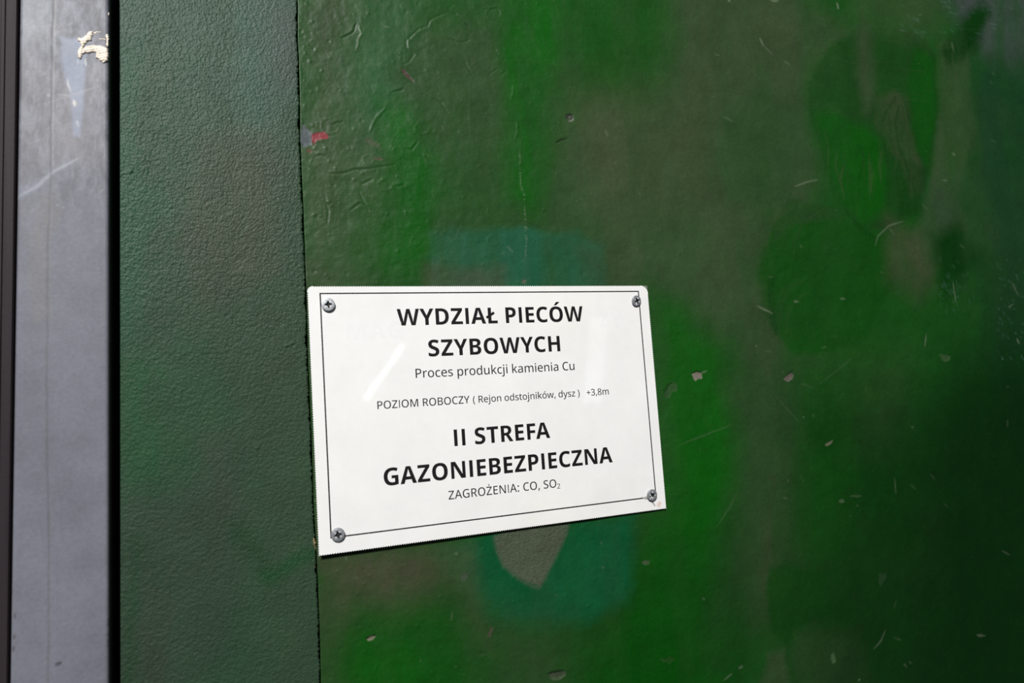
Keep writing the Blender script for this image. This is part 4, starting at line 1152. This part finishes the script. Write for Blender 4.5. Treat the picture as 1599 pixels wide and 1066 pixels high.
KERN = {'WY': -10, 'YD': -15, 'AŁ': -5, 'ZY': -10, 'YB': -10, 'OW': -8, 'WY_': -10, 'YC': -20, 'ÓW': -8, 'FA': -45, 'GA': -5, 'ZA': 0, 'TR': -5, 'AG': -10}
def text_line(txt, face_, x0, x1, base, size, name='lettering', tail=None, mat=None):
    """set so that the ink runs from x0 to x1 (mm), cap size given in mm per em"""
    pen, items = 0.0, []
    for i, ch in enumerate(txt):
        adv, lp = glyph(face_, ch)
        items.append((pen, lp))
        pen += adv + KERN.get(txt[i:i + 2], 0)
    lo = min(x + items[0][0] for l_ in items[0][1] for x, y in l_)
    last = [q for q in items if q[1]][-1]
    hi = max(x + last[0] for l_ in last[1] for x, y in l_)
    n = len([1 for q in items]) - 1
    track = ((x1 - x0) / (size / 1000.0) - (hi - lo)) / n
    loops = []
    for i, (px_, lp) in enumerate(items):
        for l_ in lp:
            loops.append([(x0 + (px_ - lo + i * track + x) * size / 1000.0, base - y * size / 1000.0) for x, y in l_])
    if tail:
        for (ch, tx, tb, ts, tf) in tail:
            adv, lp = glyph(tf, ch)
            for l_ in lp:
                loops.append([(tx + x * ts / 1000.0, tb - y * ts / 1000.0) for x, y in l_])
    # letters that overlap a stroke (L with stroke) are merged by keeping them in separate fills
    return flat(name, loops, mat or ink, sign)
text_line('WYDZIAŁ PIECÓW', 'bold', 54.5, 208.1, 24.45, 17.42)
text_line('SZYBOWYCH', 'bold', 76.9, 185.4, 48.2, 17.42)
text_line('Proces produkcji kamienia Cu', 'book', 66.15, 196.7, 63.74, 9.5)
text_line('POZIOM ROBOCZY', 'thin', 36.7, 106.7, 84.9, 8.0)
text_line('( Rejon odstojników, dysz )', 'thin', 109.3, 199.5, 84.97, 7.35)
text_line('+3,8m', 'thin', 205.8, 226.0, 85.12, 7.35)
text_line('II STREFA', 'bold', 92.6, 171.0, 116.1, 17.3)
text_line('GAZONIEBEZPIECZNA', 'bold', 38.6, 224.5, 139.95, 17.42)
text_line('ZAGROŻENIA: CO, SO', 'light', 85.7, 173.2, 154.7, 8.75, tail=[('2', 173.6, 155.9, 5.4, 'light')])

# an older notice shows through the paper, very faintly
ghost = simple('show_through', (0.702, 0.702, 0.704), 0.6, spec=0.25, coat=1.0)
g1 = text_line('MAG', 'bold', 17.5, 58.0, 33.5, 17.2, 'show_through', mat=ghost)
g2 = text_line('ZY', 'bold', 222.0, 244.0, 29.5, 17.2, 'show_through', mat=ghost)
g1['label'] = g2['label'] = 'older print showing faintly through the paper'

# ------------------------------------------------------------------ screws
zinc = simple('zinc_plated_steel', (0.40, 0.42, 0.45), 0.45, 0.35, var=0.12, vscale=500, bump=0.0002, bscale=700)
dull = simple('dull_grey_steel', (0.24, 0.25, 0.275), 0.45, 0.35, var=0.25, vscale=600, bump=0.0003, bscale=600)
dark = simple('dark_recess', (0.010, 0.010, 0.010), 0.7, var=0.3)  # near-black colour inside the cross recesses

def screw(X, Y, mat, R, turn, tilt, label, proud=2.1, burr=0):
    bx, by, bz = sp_(X, Y)
    root = empty('screw', (bx, by, bz))
    tag(root, label, 'screw', 'screws holding the white sign')
    # head: lathe (axis = -Y towards the viewer), shallow dome, straight rim, countersink below
    bm = bmesh.new()
    prof = [(0.0, -proud), (R * 0.55, -proud), (R * 0.82, -proud + 0.10), (R * 0.94, -proud + 0.28), (R, -proud + 0.65), (R, -proud + 1.15), (R * 0.90, -0.25), (R * 0.62, 0.25), (0.0, 0.25)]
    n = 40
    rings = []
    for r_, y_ in prof:
        if r_ == 0:
            rings.append([bm.verts.new((0, y_, 0))])
        else:
            rings.append([bm.verts.new((r_ * math.cos(2 * math.pi * k / n), y_, r_ * math.sin(2 * math.pi * k / n))) for k in range(n)])
    for a, b_ in zip(rings[:-1], rings[1:]):
        for k in range(n):
            k2 = (k + 1) % n
            if len(a) == 1: bm.faces.new((a[0], b_[k], b_[k2]))
            elif len(b_) == 1: bm.faces.new((a[k], a[k2], b_[0]))
            else: bm.faces.new((a[k], a[k2], b_[k2], b_[k]))
    bmesh.ops.recalc_face_normals(bm, faces=bm.faces)
    me = bpy.data.meshes.new('head'); bm.to_mesh(me); bm.free()
    head = link('head', me, mat, None)
    me.materials.append(dark)
    # cutter: four tapered wings round a core
    bm = bmesh.new()
    # single star outline, so the boolean is clean
    out = []
    hw, ln_ = R * 0.115, R * 0.60
    for k in range(4):
        a = math.radians(turn) + k * math.pi / 2
        for (x, z) in ((hw * 2.0, -hw * 1.75), (ln_ * 0.75, -hw * 0.95), (ln_, -hw * 0.7), (ln_, hw * 0.7), (ln_ * 0.75, hw * 0.95)):
            out.append((x * math.cos(a) - z * math.sin(a), x * math.sin(a) + z * math.cos(a)))
    va = [bm.verts.new((x * 1.04, -proud - 0.4, z * 1.04)) for x, z in out]
    vb = [bm.verts.new((x * 0.62, -proud + 1.5, z * 0.62)) for x, z in out]
    bm.faces.new(va); bm.faces.new(vb[::-1])
    for k in range(len(out)):
        k2 = (k + 1) % len(out)
        bm.faces.new((va[k2], va[k], vb[k], vb[k2]))
    bmesh.ops.recalc_face_normals(bm, faces=bm.faces)
    mc = bpy.data.meshes.new('cut'); bm.to_mesh(mc); bm.free()
    cut = link('cut', mc, dark, None)
    md = head.modifiers.new('b', 'BOOLEAN'); md.operation = 'DIFFERENCE'; md.object = cut; md.solver = 'EXACT'
    md.material_mode = 'TRANSFER'
    dg = bpy.context.evaluated_depsgraph_get()
    res = bpy.data.meshes.new_from_object(head.evaluated_get(dg))
    head.modifiers.clear()
    bpy.data.objects.remove(cut)
    head.data = res
    res.name = 'head'
    bm = bmesh.new(); bm.from_mesh(res)
    T = Matrix.Rotation(math.radians(tilt[0]), 4, 'X') @ Matrix.Rotation(math.radians(tilt[1]), 4, 'Z')
    bmesh.ops.transform(bm, matrix=T @ Matrix.Scale(0.001, 4), verts=bm.verts)
    for f_ in bm.faces: f_.smooth = False
    bm.to_mesh(res); bm.free()
    head.parent = root
    # stamped ticks / driver burrs between the wings
    rr_ = random.Random(int(X * 7 + Y))
    bm = bmesh.new()
    for k in range(4 + burr):
        a = math.radians(turn + 45 + 90 * k) if k < 4 else rr_.uniform(3.6, 6.4)
        rad = R * (0.50 if k < 4 else rr_.uniform(0.35, 0.75))
        L_ = R * (0.16 if k < 4 else rr_.uniform(0.08, 0.16))
        mt = Matrix.Translation((rad * math.cos(a), -proud - 0.02, rad * math.sin(a))) @ Matrix.Rotation(-a, 4, 'Y')
        q = bmesh.ops.create_icosphere(bm, subdivisions=1, radius=1.0)
        bmesh.ops.scale(bm, vec=(L_ * 1.3, 0.20, L_ * 0.7), verts=q['verts'])
        bmesh.ops.transform(bm, matrix=mt, verts=q['verts'])
    bmesh.ops.transform(bm, matrix=T @ Matrix.Scale(0.001, 4), verts=bm.verts)
    me = bpy.data.meshes.new('driver_burr'); bm.to_mesh(me); bm.free()
    bo = link('driver_burr', me, burr_mat, None); bo.parent = root
    # threaded shank through the sheet into the wall
    bm = bmesh.new()
    n = 16
    prev = None
    for i in range(33):
        y_ = 0.2 + i * 0.35
        r_ = 1.9 + (0.35 if i % 2 else 0)
        ring = [bm.verts.new((r_ * math.cos(2 * math.pi * k / n), y_, r_ * math.sin(2 * math.pi * k / n))) for k in range(n)]
        if prev:
            for k in range(n): bm.faces.new((prev[k], prev[(k + 1) % n], ring[(k + 1) % n], ring[k]))
        else: bm.faces.new(ring)
        prev = ring
    tip = bm.verts.new((0, 0.2 + 33 * 0.35 + 2, 0))
    for k in range(n): bm.faces.new((prev[k], prev[(k + 1) % n], tip))
    bmesh.ops.transform(bm, matrix=Matrix.Scale(0.001, 4), verts=bm.verts)
    bmesh.ops.recalc_face_normals(bm, faces=bm.faces)
    me = bpy.data.meshes.new('shank'); bm.to_mesh(me); bm.free()
    so = link('shank', me, dull, None); so.parent = root
    return root
burr_mat = simple('bright_metal_burr', (0.80, 0.80, 0.80), 0.30, 0.5)
screw(5.1, 8.2, zinc, 4.75, 4, (0, 0), 'clean bright cross-head screw at the upper left corner of the sign', 2.4)
screw(258.4, 8.2, dull, 4.6, 22, (6, 8), 'tilted scratched grey screw at the upper right corner of the sign', 2.3, 5)
screw(4.6, 169.6, dull, 4.75, 12, (2, -2), 'grey cross-head screw at the lower left corner of the sign', 2.2, 1)
screw(257.5, 169.6, dull, 4.8, 38, (4, 4), 'grimy grey screw with burred recess at the lower right corner of the sign', 2.4, 6)

# torn laminate and rusty grime around the lower right screw
grey = simple('torn_film_grey', (0.30, 0.30, 0.29), 0.6, var=0.3, vscale=900)  # mottled grey shared by the torn film and the grime streak
rust = simple('faint_rust_mark', (0.60, 0.49, 0.44), 0.6, var=0.12, vscale=500)
def irregular(pts):
    return [(x + random.uniform(-.12, .12), y + random.uniform(-.12, .12)) for x, y in pts]
o = flat('torn_film', [irregular([(247.8, 170.5), (250.5, 170.9), (253.2, 170.3), (254.2, 172.6), (252.2, 172.9), (250.2, 171.9)])], grey, sign, 0.06)
o['label'] = 'grey puckered film beside the lower right screw'
o = flat('grime_streak', [irregular([(256.8, 174.2), (258.4, 174.0), (259.4, 176.2), (260.9, 178.9), (259.9, 179.2), (258.2, 176.9)])], grey, sign, 0.06)
o['label'] = 'grey grime streak under the lower right screw'
o = flat('rust_mark', [irregular([(262.2, 178.0), (263.4, 176.2), (265.2, 175.6), (266.4, 177.0), (265.8, 179.2), (264.2, 180.3), (262.6, 179.8)])], rust, sign, 0.05)
o['label'] = 'faint brownish mark in the lower right corner'
